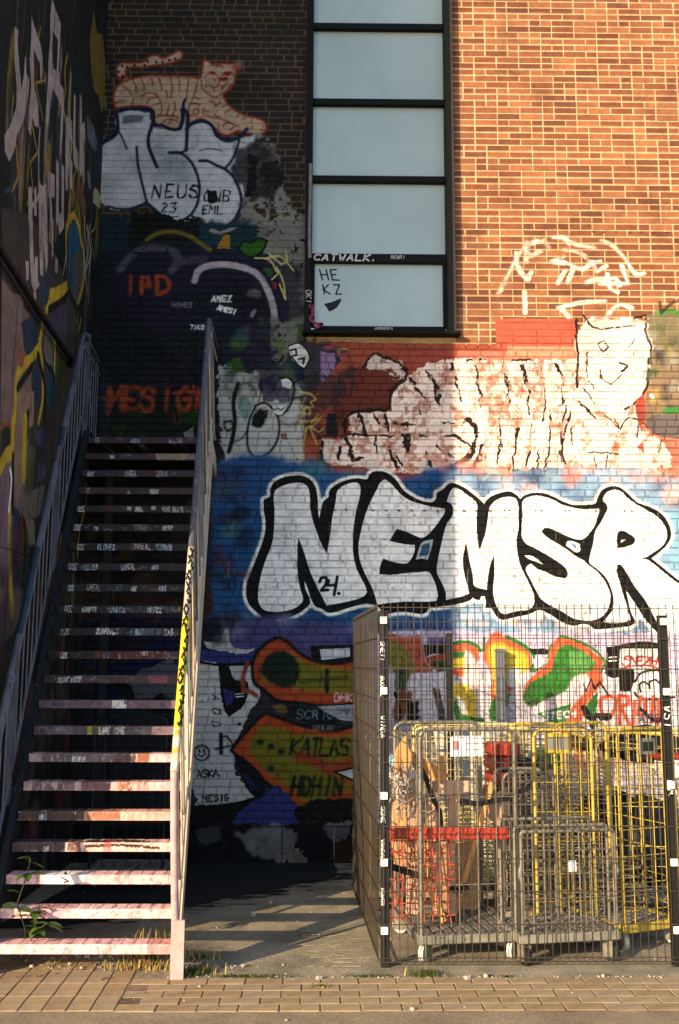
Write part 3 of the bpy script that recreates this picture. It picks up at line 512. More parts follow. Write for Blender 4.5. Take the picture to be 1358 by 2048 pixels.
W.text("OHK", 671, 1402, 15, 2, c(230, 190, 190), slant=.05, gap=.2); W.text("SCRIC", 596, 1438, 17, 1.8, c(140, 160, 160), .8); W.text("SHAN", 675, 1428, 12, 1.4, c(110, 120, 120)); W.text("KATLAS", 584, 1510, 32, 3.6, c(26, 36, 26), soft=.4, gap=.12, aspect=.5); W.text("HOHIN", 586, 1590, 36, 6, c(30, 44, 26), .9, soft=1, aspect=.4, gap=.2); W.text("UTKIK", 630, 1460, 9, 1.2, c(150, 150, 150))
W.text("ASKA.", 398, 1557, 14, 2.4, BLK, gap=.22, slant=.02, rot=-.06); W.text("MESIG", 410, 1605, 12, 2.4, BLK, rot=-.05, slant=.02); W.text("A8O8D", 428, 1392, 15, 1.8, BLK, rot=math.pi/2)
W.line([(445, 1470), (446, 1508)], 8, BLK, soft=.8); W.line([(434, 1500), (470, 1492), (455, 1474), (444, 1478)], 4, BLK, soft=.8)
cx, cy = 407, 1508
W.line([(cx+15*math.cos(t), cy+15*math.sin(t)) for t in np.linspace(0, 6.3, 16)], 4, BLK, soft=.8); W.line([(cx-5, cy-6), (cx-4, cy-2)], 3.5, BLK); W.line([(cx+4, cy-6), (cx+4, cy-2)], 3.5, BLK); W.line([(cx-8, cy+2), (cx, cy+8), (cx+8, cy+1)], 2.4, BLK)
W.poly(Z(O, "380,150 430,120 600,300 590,430 500,400 430,260"), c(24, 28, 34)); W.poly(Z(O, "430,230 540,330 570,360 500,380"), c(50, 64, 110))
W.poly([(470, 1620), (530, 1590), (560, 1570), (600, 1620), (600, 1655), (460, 1655)], VIO, rough=2); W.poly([(370, 1612), (470, 1606), (530, 1590), (480, 1630), (460, 1660), (370, 1660)], c(18, 20, 22), rough=2); W.poly([(590, 1620), (640, 1600), (720, 1600), (720, 1650), (600, 1655)], c(20, 28, 22), rough=3)
W.poly([(150, 1655), (720, 1645), (1360, 1640), (1360, 1760), (150, 1800)], c(30, 34, 40), rough=3); W.poly([(470, 1665), (560, 1650), (600, 1660), (590, 1700), (550, 1720), (500, 1700)], c(150, 146, 146), rough=6, soft=2, cover=.8); W.poly([(395, 1660), (450, 1655), (440, 1680), (405, 1690)], c(110, 112, 112), .8, rough=3)
W.poly([(560, 1700), (610, 1705), (620, 1728), (560, 1728)], c(170, 150, 140), .9, rough=5, cover=.8); W.poly([(650, 1650), (712, 1645), (700, 1680), (665, 1680)], c(140, 140, 148), .8, rough=5, cover=.8); W.poly([(665, 1690), (710, 1680), (715, 1725), (660, 1725)], c(100, 66, 30), .7, rough=5, soft=3)
# seen between the treads
W.poly(Z(PP, "270,480 560,400 640,300 790,280 790,400 540,520 280,520"), c(38, 48, 100), rough=2); W.poly(Z(PP, "480,560 540,500 740,410 790,520 770,700 720,650 600,660 520,650"), c(120, 122, 126), rough=2); W.poly(Z(PP, "270,580 380,560 440,660 400,840 270,840"), c(36, 46, 92)); W.poly(Z(PP, "370,560 470,560 515,660 500,690"), BLK); W.poly(Z(PP, "590,670 680,620 740,760 640,760"), BLK)
W.poly(Z(PP, "380,20 395,20 390,100 370,100"), c(120, 126, 140), .6); W.blotches((200, 1190, 380, 1300), [c(90, 44, 24), c(30, 30, 40), c(40, 50, 60)], 20, (8, 24), 61, .7)
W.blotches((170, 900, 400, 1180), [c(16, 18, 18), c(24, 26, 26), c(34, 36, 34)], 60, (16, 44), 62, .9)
W.blotches((430, 930, 490, 1300), [c(16, 22, 30), c(100, 100, 100), c(30, 50, 90), c(120, 60, 50), c(50, 60, 70)], 34, (8, 24), 63, .8)
# --- behind the cage: violet, orange, green, yellow shapes and a small red and black jumble
W.poly([(735, 1330), (1360, 1330), (1360, 1650), (735, 1650)], c(214, 204, 210), rough=3, sm=False); W.poly([(735, 1255), (900, 1258), (1020, 1262), (1365, 1262), (1365, 1345), (735, 1345)], c(206, 190, 214), rough=3, sm=False)
G = (740, 1240, 4.381); H = (1020, 1240, 4.018)
W.poly(Z(G, "0,0 730,0 730,90 480,90 400,95 250,95 130,110 0,110"), c(48, 104, 178), .9, rough=2, soft=1)
W.poly(Z(G, "510,140 700,140 700,205 510,205"), c(120, 108, 176)); W.poly(Z(G, "480,210 700,205 700,300 560,290 490,320"), c(24, 40, 36))
W.poly(Z(G, "130,200 180,120 300,140 440,130 480,240 490,340 560,440 380,460 250,400 140,330"), c(216, 92, 66), rough=1, soft=1); W.poly(Z(G, "140,230 220,180 310,240 370,330 390,430 320,560 280,480 200,440 140,330"), OLV, soft=3); W.poly(Z(G, "230,420 330,410 340,600 300,700 230,620"), c(60, 100, 50), soft=4); W.poly(Z(G, "250,600 380,620 380,720 280,900 220,860"), c(170, 90, 60), soft=2); W.line(Z(G, "230,640 270,780 260,900"), 6, BLK, rough=1); W.line(Z(G, "260,690 340,710"), 5, BLK)
W.poly(Z(G, "490,330 620,290 720,270 720,420 600,440 540,400"), c(204, 84, 60)); W.poly(Z(G, "540,360 720,330 720,420 600,450"), c(60, 100, 50), soft=1)
W.poly(Z(G, "560,600 620,600 690,900 620,900"), c(110, 104, 140)); W.line(Z(G, "570,600 600,720 630,880"), 6, c(110, 110, 40)); W.poly(Z(G, "340,700 460,700 460,880 320,900"), c(34, 46, 52), rough=4, soft=2)
OR2 = c(255, 112, 66); YEL = c(250, 206, 60); GR2 = c(60, 158, 52)
W.poly(Z(G, "730,220 800,180 880,190 950,230 960,300 900,500 730,480"), OR2, soft=1); W.poly(Z(G, "850,250 900,300 960,380 940,700 850,700 830,400 820,290"), c(255, 214, 206), soft=3); W.line(Z(G, "735,210 800,180 870,185 950,225 975,260"), 7, GR2, rough=1.5); W.poly(Z(G, "730,270 840,270 840,330 730,350"), GR2, soft=1, rough=2); W.poly(Z(G, "730,330 840,320 840,400 730,420"), YEL, soft=2)
W.poly(Z(G, "730,560 820,550 930,620 950,870 860,880 830,700 730,640"), YEL, soft=1, rough=2); W.poly(Z(G, "730,640 780,700 820,800 1020,860 1000,890 780,900 740,760"), GR2, rough=3, soft=1)
W.poly(Z(G, "1000,330 1020,200 1060,120 1120,90 1200,150 1380,230 1420,400 1320,480 1240,620 1080,700 1070,620 1080,500 1040,400"), OR2, rough=1, soft=1); W.poly(Z(G, "1060,200 1150,190 1250,240 1380,300 1400,420 1280,480 1180,560 1100,640 1090,480 1050,340"), YEL, soft=4); W.poly(Z(G, "1230,420 1330,400 1300,600 1220,560"), c(236, 226, 214), soft=2); W.poly(Z(G, "1080,700 1240,640 1220,740 1140,780 1140,880 1060,880"), GR2, rough=2); W.line(Z(G, "1200,140 1300,180 1380,230"), 7, GR2, rough=1); W.line(Z(G, "1010,150 1000,260"), 5, GR2)
W.line(Z(H, "0,130 80,170 160,230 210,300 180,390 210,395 280,320 340,190"), 6, GR2, rough=.8)
W.poly(Z(H, "130,520 200,430 300,330 340,200 400,120 480,130 600,180 700,260 770,310 740,390 760,480 700,560 640,640 560,820 460,820 500,640 560,500 520,460 340,560 200,640 150,680 120,620"), OR2, rough=1, soft=.5)
W.poly(Z(H, "130,560 180,490 330,400 370,280 400,210 460,190 560,220 650,280 700,330 660,390 560,430 480,540 320,620 160,680 120,640"), GR2, rough=1, soft=.8); W.poly(Z(H, "480,230 600,250 690,330 560,430 500,380"), c(120, 190, 100), .7, soft=4)
W.poly(Z(H, "520,450 620,420 650,500 560,620 460,720 240,740 180,700 330,620 460,560"), c(236, 214, 214), soft=2); W.poly(Z(H, "220,740 400,690 500,660 450,820 400,830"), GR2, rough=1); W.poly(Z(H, "640,640 720,560 700,700 700,830 660,880"), GR2, rough=2); W.line(Z(H, "420,115 560,160 680,220 780,320 740,400"), 5, GR2, rough=1)
W.text("STECH", 1090, 1437, 14, 2.6, WHT, rot=-.1); W.line([(1060, 1404), (1078, 1394), (1075, 1408)], 3, c(30, 40, 30))
W.poly(Z(H, "150,215 220,220 280,215 320,235 300,265 200,265"), c(50, 44, 40)); W.poly(Z(H, "220,265 310,265 280,340 210,390 200,330"), c(226, 214, 226))
W.poly(Z(H, "780,200 870,190 900,180 1210,175 1240,210 1230,280 1280,400 1250,420 1200,300 1190,215 890,215 880,440 800,440 780,360 790,300"), c(26, 24, 24), rough=.6); W.poly(Z(H, "890,215 1195,210 1200,330 1240,380 1020,400 890,360"), c(244, 236, 230)); W.poly(Z(H, "880,370 1000,370 1010,430 980,560 890,560"), c(28, 26, 26), rough=1); W.poly(Z(H, "770,350 860,340 890,440 830,450 780,420"), c(28, 26, 26))
for y in (1311, 1318): W.line([(1220, y), (1234, y-1)], 2.4, WHT)
W.text("SNEZH", 1248, 1326, 16, 2.6, c(236, 60, 60), jit=.25, gap=.02, aspect=.8); W.line([(1245, 1332), (1290, 1326), (1325, 1335), (1335, 1345)], 3, c(236, 70, 60))
W.poly(Z(H, "1010,560 1010,470 1060,410 1160,385 1280,400 1330,450 1330,600 1200,610 1040,600"), c(246, 238, 232)); W.line(Z(H, "1010,480 1060,410 1160,385 1280,400"), 4.5, BLK); W.line(Z(H, "1010,570 1040,600 1200,615 1330,600"), 4.5, BLK)
W.line(Z(H, "1060,560 1050,500 1080,480 1120,500 1130,530 1130,480 1180,460 1215,500 1215,560"), 4, BLK); W.line(Z(H, "1235,495 1238,498"), 4.5, BLK); W.line(Z(H, "1265,470 1260,510 1285,545"), 3.5, BLK)
for t in ["790,600 740,620 740,700 780,780 820,760 870,620 800,590", "890,590 890,820", "890,590 960,600 960,660 900,680 970,820", "1010,640 1000,820", "1060,600 1040,740 1100,740 1100,620", "1160,600 1150,800", "1210,620 1200,820"]: W.line(Z(H, t), 8, c(246, 100, 60), soft=.5, rough=.5)
W.line(Z(H, "660,460 690,540 730,480 800,590"), 4, c(60, 34, 30)); W.line(Z(H, "600,500 620,560 650,480"), 3, c(120, 40, 30)); W.line(Z(H, "800,760 720,760 650,760 610,700"), 14, c(40, 38, 36), rough=2, cover=.8); W.line(Z(H, "1060,700 1160,780 1270,780"), 9, c(40, 34, 40), rough=2, cover=.7); W.line(Z(H, "1240,640 1230,780"), 9, c(84, 50, 110), rough=1); W.line(Z(H, "660,820 690,900 700,960"), 7, BLK); W.line(Z(H, "700,870 700,960"), 7, GR2)
W.poly([(1190, 1480), (1340, 1470), (1345, 1520), (1200, 1530)], c(226, 150, 130), .8, rough=5, soft=3); W.poly([(1075, 1490), (1130, 1480), (1130, 1545), (1075, 1545)], GR2, .9, rough=2); W.poly([(1150, 1490), (1170, 1490), (1175, 1540), (1150, 1540)], OR2, .9, rough=1)
W.text("ABE", 1280, 1440, 16, 4, c(60, 40, 80), .6)
# drips, dirt, chips through the paint
for i in range(70):
    x, y = random.uniform(440, 1340), random.choice([random.uniform(960, 1200), random.uniform(1240, 1600)]); W.line([(x, y), (x+random.uniform(-1, 1), y+random.uniform(10, 50))], random.uniform(.8, 1.6), random.choice([c(60, 60, 60), c(180, 180, 180)]), .35, cover=.6)
dirt = np.clip((noise2(CH, CW, 90, 6, 77)-.55)*2.2, 0, 1)*.30
W.a *= (1-dirt)[..., None]
chip = (noise2(CH, CW, 7, 3, 78) > .86) & (noise2(CH, CW, 60, 2, 79) > .58); chip[:int((WZ1-4.55)*S_)] = False
W.a[chip] = W.a[chip]*.6+np.array(c(120, 84, 64), np.float32)*.4
W.a *= (.90+.2*W.n2)[..., None]; zl = int((WZ1-4.58)*S_); jm = (~BM)*(.55+.45*(noise2(CH, CW, 26, 3, 80) > .42)); jm[:zl] = 0; W.a *= (1-.36*jm[..., None])
# paint sits thinner in the joints: darker line round each painted brick edge
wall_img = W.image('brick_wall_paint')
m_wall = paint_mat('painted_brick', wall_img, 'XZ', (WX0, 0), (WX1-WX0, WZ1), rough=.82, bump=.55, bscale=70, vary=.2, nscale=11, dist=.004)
m_mort = paint_mat('painted_mortar', wall_img, 'XZ', (WX0, 0), (WX1-WX0, WZ1), rough=.95, bump=.8, bscale=130, vary=.3, nscale=30, dist=.006)
del W

bldg = empty('brick_building', (1.3, WY, 0), 0, 'tall brick building covered in layered graffiti, bare orange brick at its upper right', 'building')
def to(o, parent): o.parent = parent; o.matrix_parent_inverse = parent.matrix_world.inverted(); return o
bpy.context.view_layer.update()
def bpart(mb, name, m, **k):
    o = mb.build(name, m, **k); o.parent = bldg; o.location = Vector(o.location)-Vector((1.3, WY, 0)); return o
TH = .0045                                             # how far bricks stand proud of the joint
def brick_mb(w, h, d=TH, ch=.0015, taper=0):
    v = [(0, 0, 0), (w, 0, 0), (w, 0, h), (0, 0, h), (0, -d+ch, 0), (w, -d+ch, 0), (w, -d+ch, h), (0, -d+ch, h), (ch*1.4, -d, ch*1.4), (w-ch*1.4, -d, ch*1.4), (w-ch*1.4, -d, h-ch*1.4), (ch*1.4, -d, h-ch*1.4)]
    f = [(0, 1, 5, 4), (1, 2, 6, 5), (2, 3, 7, 6), (3, 0, 4, 7), (4, 5, 9, 8), (5, 6, 10, 9), (6, 7, 11, 10), (7, 4, 8, 11), (8, 9, 10, 11)]
    return v, f
def big(b): x, z, w, h, k = b; return k in 's' and -.5 < x < 3.3 and 2.25 < z < 4.55
cand = sorted([b for b in bricks if big(b)], key=lambda b: abs(b[1]-2.7))
single = set(cand[:300])
proto = {}
for b in bricks:
    if b in single:
        if b[4] not in proto:
            me = bpy.data.meshes.new('brick'); v, f = brick_mb(b[2], b[3]); me.from_pydata(v, [], f); me.materials.append(m_wall); proto[b[4]] = me
        o = bpy.data.objects.new('brick', proto[b[4]]); COL.objects.link(o); o.parent = bldg
        o.location = (b[0]-1.3, random.uniform(-.0015, .002), b[1]); o.rotation_euler = (random.uniform(-.01, .01), random.uniform(-.006, .006), random.uniform(-.006, .006))
mb = MB()
for b in bricks:
    if b in single: continue
    v, f = brick_mb(b[2], b[3]); dy = random.uniform(-.0015, .002); a = random.uniform(-.006, .006); tz = random.uniform(-.008, .008)
    mb.add([(p[0]+b[0], p[1]+WY+dy+(p[0]-b[2]/2)*tz*(p[1] < -.005), p[2]+b[1]+(p[0]-b[2]/2)*a) for p in v], f)
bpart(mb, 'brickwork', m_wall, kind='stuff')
mb = MB()
for (a, b, z0, z1) in [(WX0-.3, WIN[0], PL, WZ1), (WIN[1], WX1, PL, WZ1), (WIN[0], WIN[1], PL, WIN[2])]: mb.box(((a+b)/2, WY+.1505, (z0+z1)/2), (b-a, .30, z1-z0))
bpart(mb, 'wall', m_mort)
# plinth of concrete blocks, each its own piece
x = WX0; me = None
while x < WX1:
    w = min(.44, WX1-x); mb = MB(); mb.cbox((x+w/2-.003, WY+.12+random.uniform(-.003, .003), PL/2-.006), (w-.006, .30, PL-.008), .003); bpart(mb, 'plinth_block', m_mort); x += w
# window: dark steel box frame, six frosted panes
m_frame = mat('black_window_steel', c(12, 16, 15), rough=.6, var=.4, bump=.1, spec=.15)
m_glass = mat('frosted_pane', c(172, 188, 188), rough=.28, var=.14, scale=1.3, bump=.35, bscale=200, spec=.6, bdist=.0006)
m_gasket = mat('pane_gasket', c(60, 66, 70), rough=.6, var=.2)
win = empty('window', (0, 0, 0)); win.parent = bldg; win.location = (.455-1.3, 0, 0)
def wpart(mb, name, m, parent=None):
    o = mb.build(name, m); o.parent = parent or win; o.location = Vector((-.455, -WY, 0)) if parent is None else (0, 0, 0); return o
x0, x1 = WIN[0], WIN[1]; zs = [4.66, 5.345, 6.13, 6.905, 7.685, 8.465, 9.245]
mb = MB()
mb.cbox((x0+.03, WY-.012, 7.2), (.060, .11, 5.2), .004); mb.cbox((x1-.04, WY-.012, 7.2), (.078, .11, 5.2), .004)
wpart(mb, 'window_frame', m_frame)
mb = MB(); mb.box((x1-.012, WY-.045, 7.2), (.02, .07, 5.2)); wpart(mb, 'sunlit_return', mat('sunlit_return_brown', c(84, 66, 48), rough=.5))  # right return of the frame, brown standing for sun on dark steel
mb = MB(); mb.cbox(((x0+x1)/2+.01, WY-.035, 4.615), (x1-x0+.05, .15, .028), .004); wpart(mb, 'window_sill', m_frame)
mb = MB(); mb.box(((x0+x1)/2, WY+.02, 4.645), (x1-x0-.1, .06, .05)); wpart(mb, 'bottom_rail', m_frame)
for i, z in enumerate(zs[1:-1]):
    mb = MB(); hh = .084 if i == 0 else .062; zc = z if i else 5.352; mb.cbox(((x0+x1)/2-.01, WY+.006, zc), (x1-x0-.13, .05, hh), .003); wpart(mb, 'transom', m_frame)
mb = MB(); mb.box((x0+.074, WY+.01, 5.0), (.026, .05, .62)); mb.box((x1-.094, WY+.01, 5.0), (.03, .05, .62)); mb.box(((x0+x1)/2, WY+.01, 4.685), (x1-x0-.18, .05, .03)); wpart(mb, 'sash', m_frame)
for i in range(6):
    a = zs[i]+(.04 if i else .03); b = zs[i+1]-(.028 if i else .03); l = x0+(.06 if i else .086); r_ = x1-(.079 if i else .107)
    mb = MB(); mb.box(((l+r_)/2, WY+.045, (a+b)/2), (r_-l, .03, b-a)); pn = wpart(mb, 'pane', m_glass)
    mb = MB(); t = .007
    for (cx_, cz_, w_, h_) in [((l+r_)/2, a, r_-l, t), ((l+r_)/2, b, r_-l, t), (l, (a+b)/2, t, b-a), (r_, (a+b)/2, t, b-a)]: mb.box((cx_, WY+.028, cz_), (w_, .006, h_))
    g_ = mb.build('gasket', m_gasket); g_.parent = win; g_.location = Vector((-.455, -WY, 0))
# lettering sprayed or written on frame and pane: thin flat strokes
def strokes_text(t, x, z, h, w, y, m, name, aspect=.6, gap=.3, slant=.12, rot=0, jit=.06, parent=None):
    mb = MB(); r2 = random.Random(len(t)*7+int(h*100)); cx_ = 0
    for ch in t:
        for pl in FONT.get(ch, []):
            P = []
            for (u, v) in pl:
                uu = u/4*aspect*h+cx_+r2.uniform(-jit, jit)*h*.4; vv = v/6*h+r2.uniform(-jit, jit)*h*.4; uu += vv*slant
                P.append(Vector((x+uu*math.cos(rot)-vv*math.sin(rot), y, z+uu*math.sin(rot)+vv*math.cos(rot))))
            for p, q in zip(P[:-1], P[1:]): mb.beam(p+(p-q).normalized()*w*.3, q+(q-p).normalized()*w*.3, w, .0012, up=(0, 1, 0))
        cx_ += (aspect+gap)*h
    return mb
m_wp = mat('white_paint_pen', c(214, 206, 204), rough=.8, var=.3, scale=40); m_bp = mat('dark_grey_spray', c(62, 68, 72), rough=.9, var=.3, scale=60); m_pink = mat('pink_spray', c(196, 70, 110), rough=.85)
wpart(strokes_text('CATWALK.', -.155, 5.325, .06, .014, WY-.0215, m_wp, 'l', aspect=.85, gap=.42, slant=.25), 'white_lettering', m_wp)
wpart(strokes_text('RKWR!', .555, 5.345, .032, .005, WY-.0215, m_wp, 'l', gap=.25), 'white_tag', m_wp)
wpart(strokes_text('JUMBERFA', .40, 4.668, .022, .004, WY-.017, m_wp, 'l', gap=.4), 'white_tag', m_wp)
wpart(strokes_text('HE', -.075, 5.155, .10, .014, WY+.029, m_bp, 'l', slant=-.25, gap=.35), 'grey_scrawl', m_bp)
wpart(strokes_text('KZ', -.055, 5.02, .09, .014, WY+.029, m_bp, 'l', slant=-.2, gap=.55), 'grey_scrawl', m_bp)
mb = MB()
P = [(-.06, 4.925), (.02, 4.945), (.095, 4.98), (.10, 4.955), (.06, 4.89), (.03, 4.87), (-.01, 4.85), (-.03, 4.885)]
mb.add([(p[0], WY+.029, p[1]) for p in P]+[(p[0], WY+.0299, p[1]) for p in P], [tuple(range(8)), tuple(range(15, 7, -1))]); wpart(mb, 'grey_scrawl', m_bp)
mb = MB()
for P, w in [([(x0+.04, 4.86), (x0+.07, 4.88), (x0+.08, 4.80), (x0+.05, 4.75), (x0+.10, 4.70), (x0+.17, 4.70), (x0+.10, 4.66)], .026)]:
    for p, q in zip(P[:-1], P[1:]): mb.beam((p[0], WY-.0685, p[1]), (q[0], WY-.0685, q[1]), w, .0012, up=(0, 1, 0))
wpart(mb, 'pink_scrawl', m_pink)
mb = MB()
for P, w in [([(x0+.045, 6.25), (x0+.045, 5.9), (x0+.04, 5.6), (x0+.045, 5.33)], .03)]:
    for p, q in zip(P[:-1], P[1:]): mb.beam((p[0], WY-.0685, p[1]), (q[0], WY-.0685, q[1]), w, .0012, up=(0, 1, 0))
wpart(mb, 'grey_overspray', mat('grey_overspray', c(150, 150, 156), rough=.9, var=.5, scale=20))
wpart(strokes_text('OK!', x0+.012, 5.02, .05, .006, WY-.0685, m_wp, 'l', rot=-1.57), 'white_tag', m_wp)
# ------------------------------------------------------------------ the building on the left: its painted flank, at right angles to the brick wall
LY0, LY1, LZ1 = 5.36, WY+.3, 13.0
SY, SZ = 170, 110
def lmap(u, v):
    y, z = onX(u, v, LX); return (y-LY0)*SY, (9.6-z)*SZ
SW = Canvas(int((LY1-LY0)*SY), int(9.6*SZ), lmap, c(20, 26, 26), seed=21, scale=1.0, nay=7)
SW.px = 2.4
def sp(P, col, **k): k.setdefault('rough', 0); SW.poly(P, col, **k)
SW.a *= (.55+.9*SW.n3)[..., None]
a1 = (0, 0, 4.552); a2 = (0, 430, 4.552); a3 = (0, 850, 5.12)
PK = c(186, 164, 158); OC = c(196, 160, 40); TL = c(40, 110, 150)
r2 = random.Random(19)
for i in range(170):                                   # older, half-covered layers: tall slim shapes
    y, z = r2.uniform(6.2, 8.8), r2.uniform(1.6, 6.2); w, h = r2.uniform(.01, .07), r2.uniform(.12, .6)
    P = [((y+w*math.cos(t)*r2.uniform(.5, 1.2)-LY0)*SY, (9.6-z-h*math.sin(t)*r2.uniform(.5, 1.2))*SZ) for t in [k*math.pi/4 for k in range(8)]]
    SW.poly(P, r2.choice([c(190, 160, 146), c(150, 110, 90), c(40, 90, 130), c(180, 150, 50), c(24, 28, 28), c(110, 96, 120), c(70, 96, 60), c(170, 90, 60)]), r2.uniform(.35, .8), raw=True, soft=.6, rough=1.2, cover=.72)
for i in range(40):
    y, z = r2.uniform(6.2, 8.8), r2.uniform(1.6, 6); q = [(y+r2.uniform(-.12, .12), z+j*.16) for j in range(5)]
    SW.line([((a-LY0)*SY, (9.6-b)*SZ) for a, b in q], 1, r2.choice([OC, OC, BLK, c(200, 180, 170), TL]), .8, raw=True, wraw=r2.uniform(2, 6), cover=.85)
sp([(0, 420), (60, 440), (110, 520), (150, 640), (165, 720), (150, 900), (100, 1100), (40, 1350), (0, 1500)], c(96, 80, 74)); sp([(0, 560), (60, 640), (60, 900), (40, 1240), (0, 1300)], c(150, 118, 108))
for t in ["100,255 135,300 130,440 160,760 165,840 190,700 195,540 205,540 210,690 240,740 230,900 190,1120 130,1250 105,1400 60,1495 20,1400 15,1250 60,1180 120,1000 125,830 100,560", "255,160 265,210 340,430 358,560 355,700 350,800 335,700 335,600 275,470 280,800 320,960 330,1180 290,1170 270,1080 255,1260 230,1200 240,990 255,800 240,560 250,430",
          "440,0 470,100 520,230 515,420 505,640 520,780 550,830 555,960 540,1300 530,1475 520,1400 530,990 490,900 455,820 430,950 420,1120 405,1185 388,1120 400,900 410,680 410,560 425,380 425,150", "575,1065 630,1120 630,1250 640,1330 610,1290 605,1380 635,1510 635,1740 615,1740 600,1510 595,1760 575,1740 570,1300", "645,860 660,900 660,1330 690,1420 690,1580 650,1520 640,1400", "700,870 715,900 720,1150 745,1120 750,1250 735,1330 750,1700 735,1560 715,1640 700,1540 697,1100",
          "235,1720 265,1720 275,1870 290,1880 290,1730 310,1720 315,1990 290,1980 290,1900 275,1920 275,2048 240,2048", "325,1660 360,1710 400,1690 410,2048 385,2048 370,1960 360,2048 335,2048", "415,1575 475,1610 475,1820 445,1820 460,2048 440,2048 430,1820 412,1810", "485,1460 510,1500 515,2048 495,2048", "538,1495 560,1540 562,2048 540,2048"]: sp(Z(a1, t), PK, sm=False)
sp(Z(a1, "450,290 495,390 485,640 460,640 445,500"), c(28, 32, 32)); sp(Z(a1, "765,1065 820,1150 860,1300 850,1380 800,1330 770,1250"), c(130, 130, 140), alpha=.8, cover=.8); sp(Z(a1, "770,1560 800,1640 810,1750 780,1700"), c(140, 140, 150), alpha=.8)
sp(Z(a1, "820,100 850,300 900,340 920,500 935,900 900,1060 870,900 820,800 800,600 785,400 800,260"), c(150, 120, 34), cover=.9)
sp(Z(a1, "830,1750 870,1750 910,1870 905,1950 870,1900 825,1860"), c(180, 170, 130)); sp(Z(a1, "690,1640 740,1780 770,1900 740,2000 700,1850 650,1850"), c(150, 96, 60), alpha=.8)
for t in ["245,0 275,0 290,450 300,500 300,400 325,400 330,600 345,660 300,720 270,650 255,400", "335,0 410,0 420,450 400,560 390,400 370,270 380,450 375,580 350,560 340,300", "445,0 465,60 470,400 455,400", "500,0 560,0 565,130 520,200 505,100", "215,440 245,440 245,610 225,620", "290,720 315,720 315,800 300,800", "490,400 510,420 505,550 485,540"]: sp(Z(a2, t), PK, sm=False)
OC = c(196, 160, 40); TL = c(40, 110, 150)
sp(Z(a2, "600,150 670,80 690,160 720,330 735,460 720,600 690,880 650,760 600,640 595,400"), TL); sp(Z(a2, "650,400 700,340 735,460 715,600 690,860 655,780"), c(110, 106, 100))
for t, w in [("600,640 590,400 585,150 600,90 650,20 690,90 720,250 745,350 750,480 740,650 700,800", 3.2), ("410,850 420,800 500,750 590,690", 6), ("120,2048 135,1700 140,1520 250,1340 350,1180 380,960", 4.5), ("350,1180 375,1400 380,1700 345,1900", 3.4), ("460,1180 490,1180 485,1450", 3), ("215,2048 235,1910", 4)]:
    SW.line(Z(a2, t), w, OC, soft=0)
for t in ["330,1290 400,1600 400,2000", "150,1600 280,1400", "400,1340 480,1480 480,1560", "430,880 560,790 600,740", "595,250 605,650 680,870"]: SW.line(Z(a2, t), 3, c(20, 26, 24))
sp(Z(a2, "430,960 500,880 600,810 600,1240 540,1180 460,1080"), c(96, 84, 104)); sp(Z(a2, "380,1000 470,1110 470,1400 400,1320"), c(130, 116, 112)); sp(Z(a2, "300,1400 355,1460 340,1800 300,1700"), c(46, 80, 116)); sp(Z(a2, "420,1430 470,1500 500,1700 480,1800 420,1700"), c(40, 96, 106)); sp(Z(a2, "500,1340 600,1330 590,1480 540,1640 500,1560"), c(86, 100, 52)); sp(Z(a2, "370,600 440,500 430,780 390,850 350,720"), c(60, 86, 110)); sp(Z(a2, "160,1180 210,1300 200,1400 160,1400"), c(190, 100, 70))
sp(Z(a2, "100,740 170,750 200,800 180,1000 110,960"), c(150, 130, 124), cover=.8); sp(Z(a2, "180,1000 340,900 340,1180 220,1280"), c(60, 76, 100)); sp(Z(a2, "150,1640 300,1620 300,2048 140,2048"), c(170, 130, 108)); sp(Z(a2, "205,1850 265,1770 250,2048 200,2048"), c(60, 56, 50)); sp(Z(a2, "760,560 800,560 840,900 800,1000 760,800"), c(96, 70, 44), alpha=.7, cover=.7)
sp(Z(a3, "0,0 110,0 110,60 60,40 0,80"), c(180, 90, 60)); sp(Z(a3, "0,80 60,40 110,90 120,250 60,420 0,440"), c(60, 60, 44)); sp(Z(a3, "0,520 80,480 120,560 90,1000 70,2048 0,2048"), c(150, 118, 130)); sp(Z(a3, "145,0 220,0 215,600 190,860 140,700"), c(160, 128, 108)); sp(Z(a3, "140,860 200,900 210,1600 160,1760 130,1500"), c(56, 90, 130)); sp(Z(a3, "280,60 370,0 360,200 300,300"), c(86, 90, 60)); sp(Z(a3, "350,100 450,30 440,250 370,200"), c(110, 96, 130)); sp(Z(a3, "380,420 450,430 470,560 390,600"), c(110, 96, 130)); sp(Z(a3, "270,240 360,240 330,700 250,720"), c(120, 112, 80))
sp(Z(a3, "220,760 460,620 420,900 340,980 230,920"), c(140, 128, 118)); sp(Z(a3, "260,1000 350,1020 360,1240 300,1250 270,1150"), c(176, 160, 130), cover=.8); sp(Z(a3, "200,950 260,1000 290,1300 240,1700 200,1700"), c(24, 30, 24)); SW.line(Z(a3, "125,0 118,300 60,340 0,460"), 5, OC); SW.line(Z(a3, "250,0 240,520"), 7, OC); SW.line(Z(a3, "100,900 100,1400 130,1950"), 4.5, OC); SW.line(Z(a3, "225,900 230,1600"), 2.5, c(110, 110, 40)); SW.line(Z(a3, "130,350 130,900"), 3.5, c(28, 30, 28)); SW.line(Z(a3, "100,480 115,560 90,900"), 1.6, WHT)
r2 = random.Random(9)
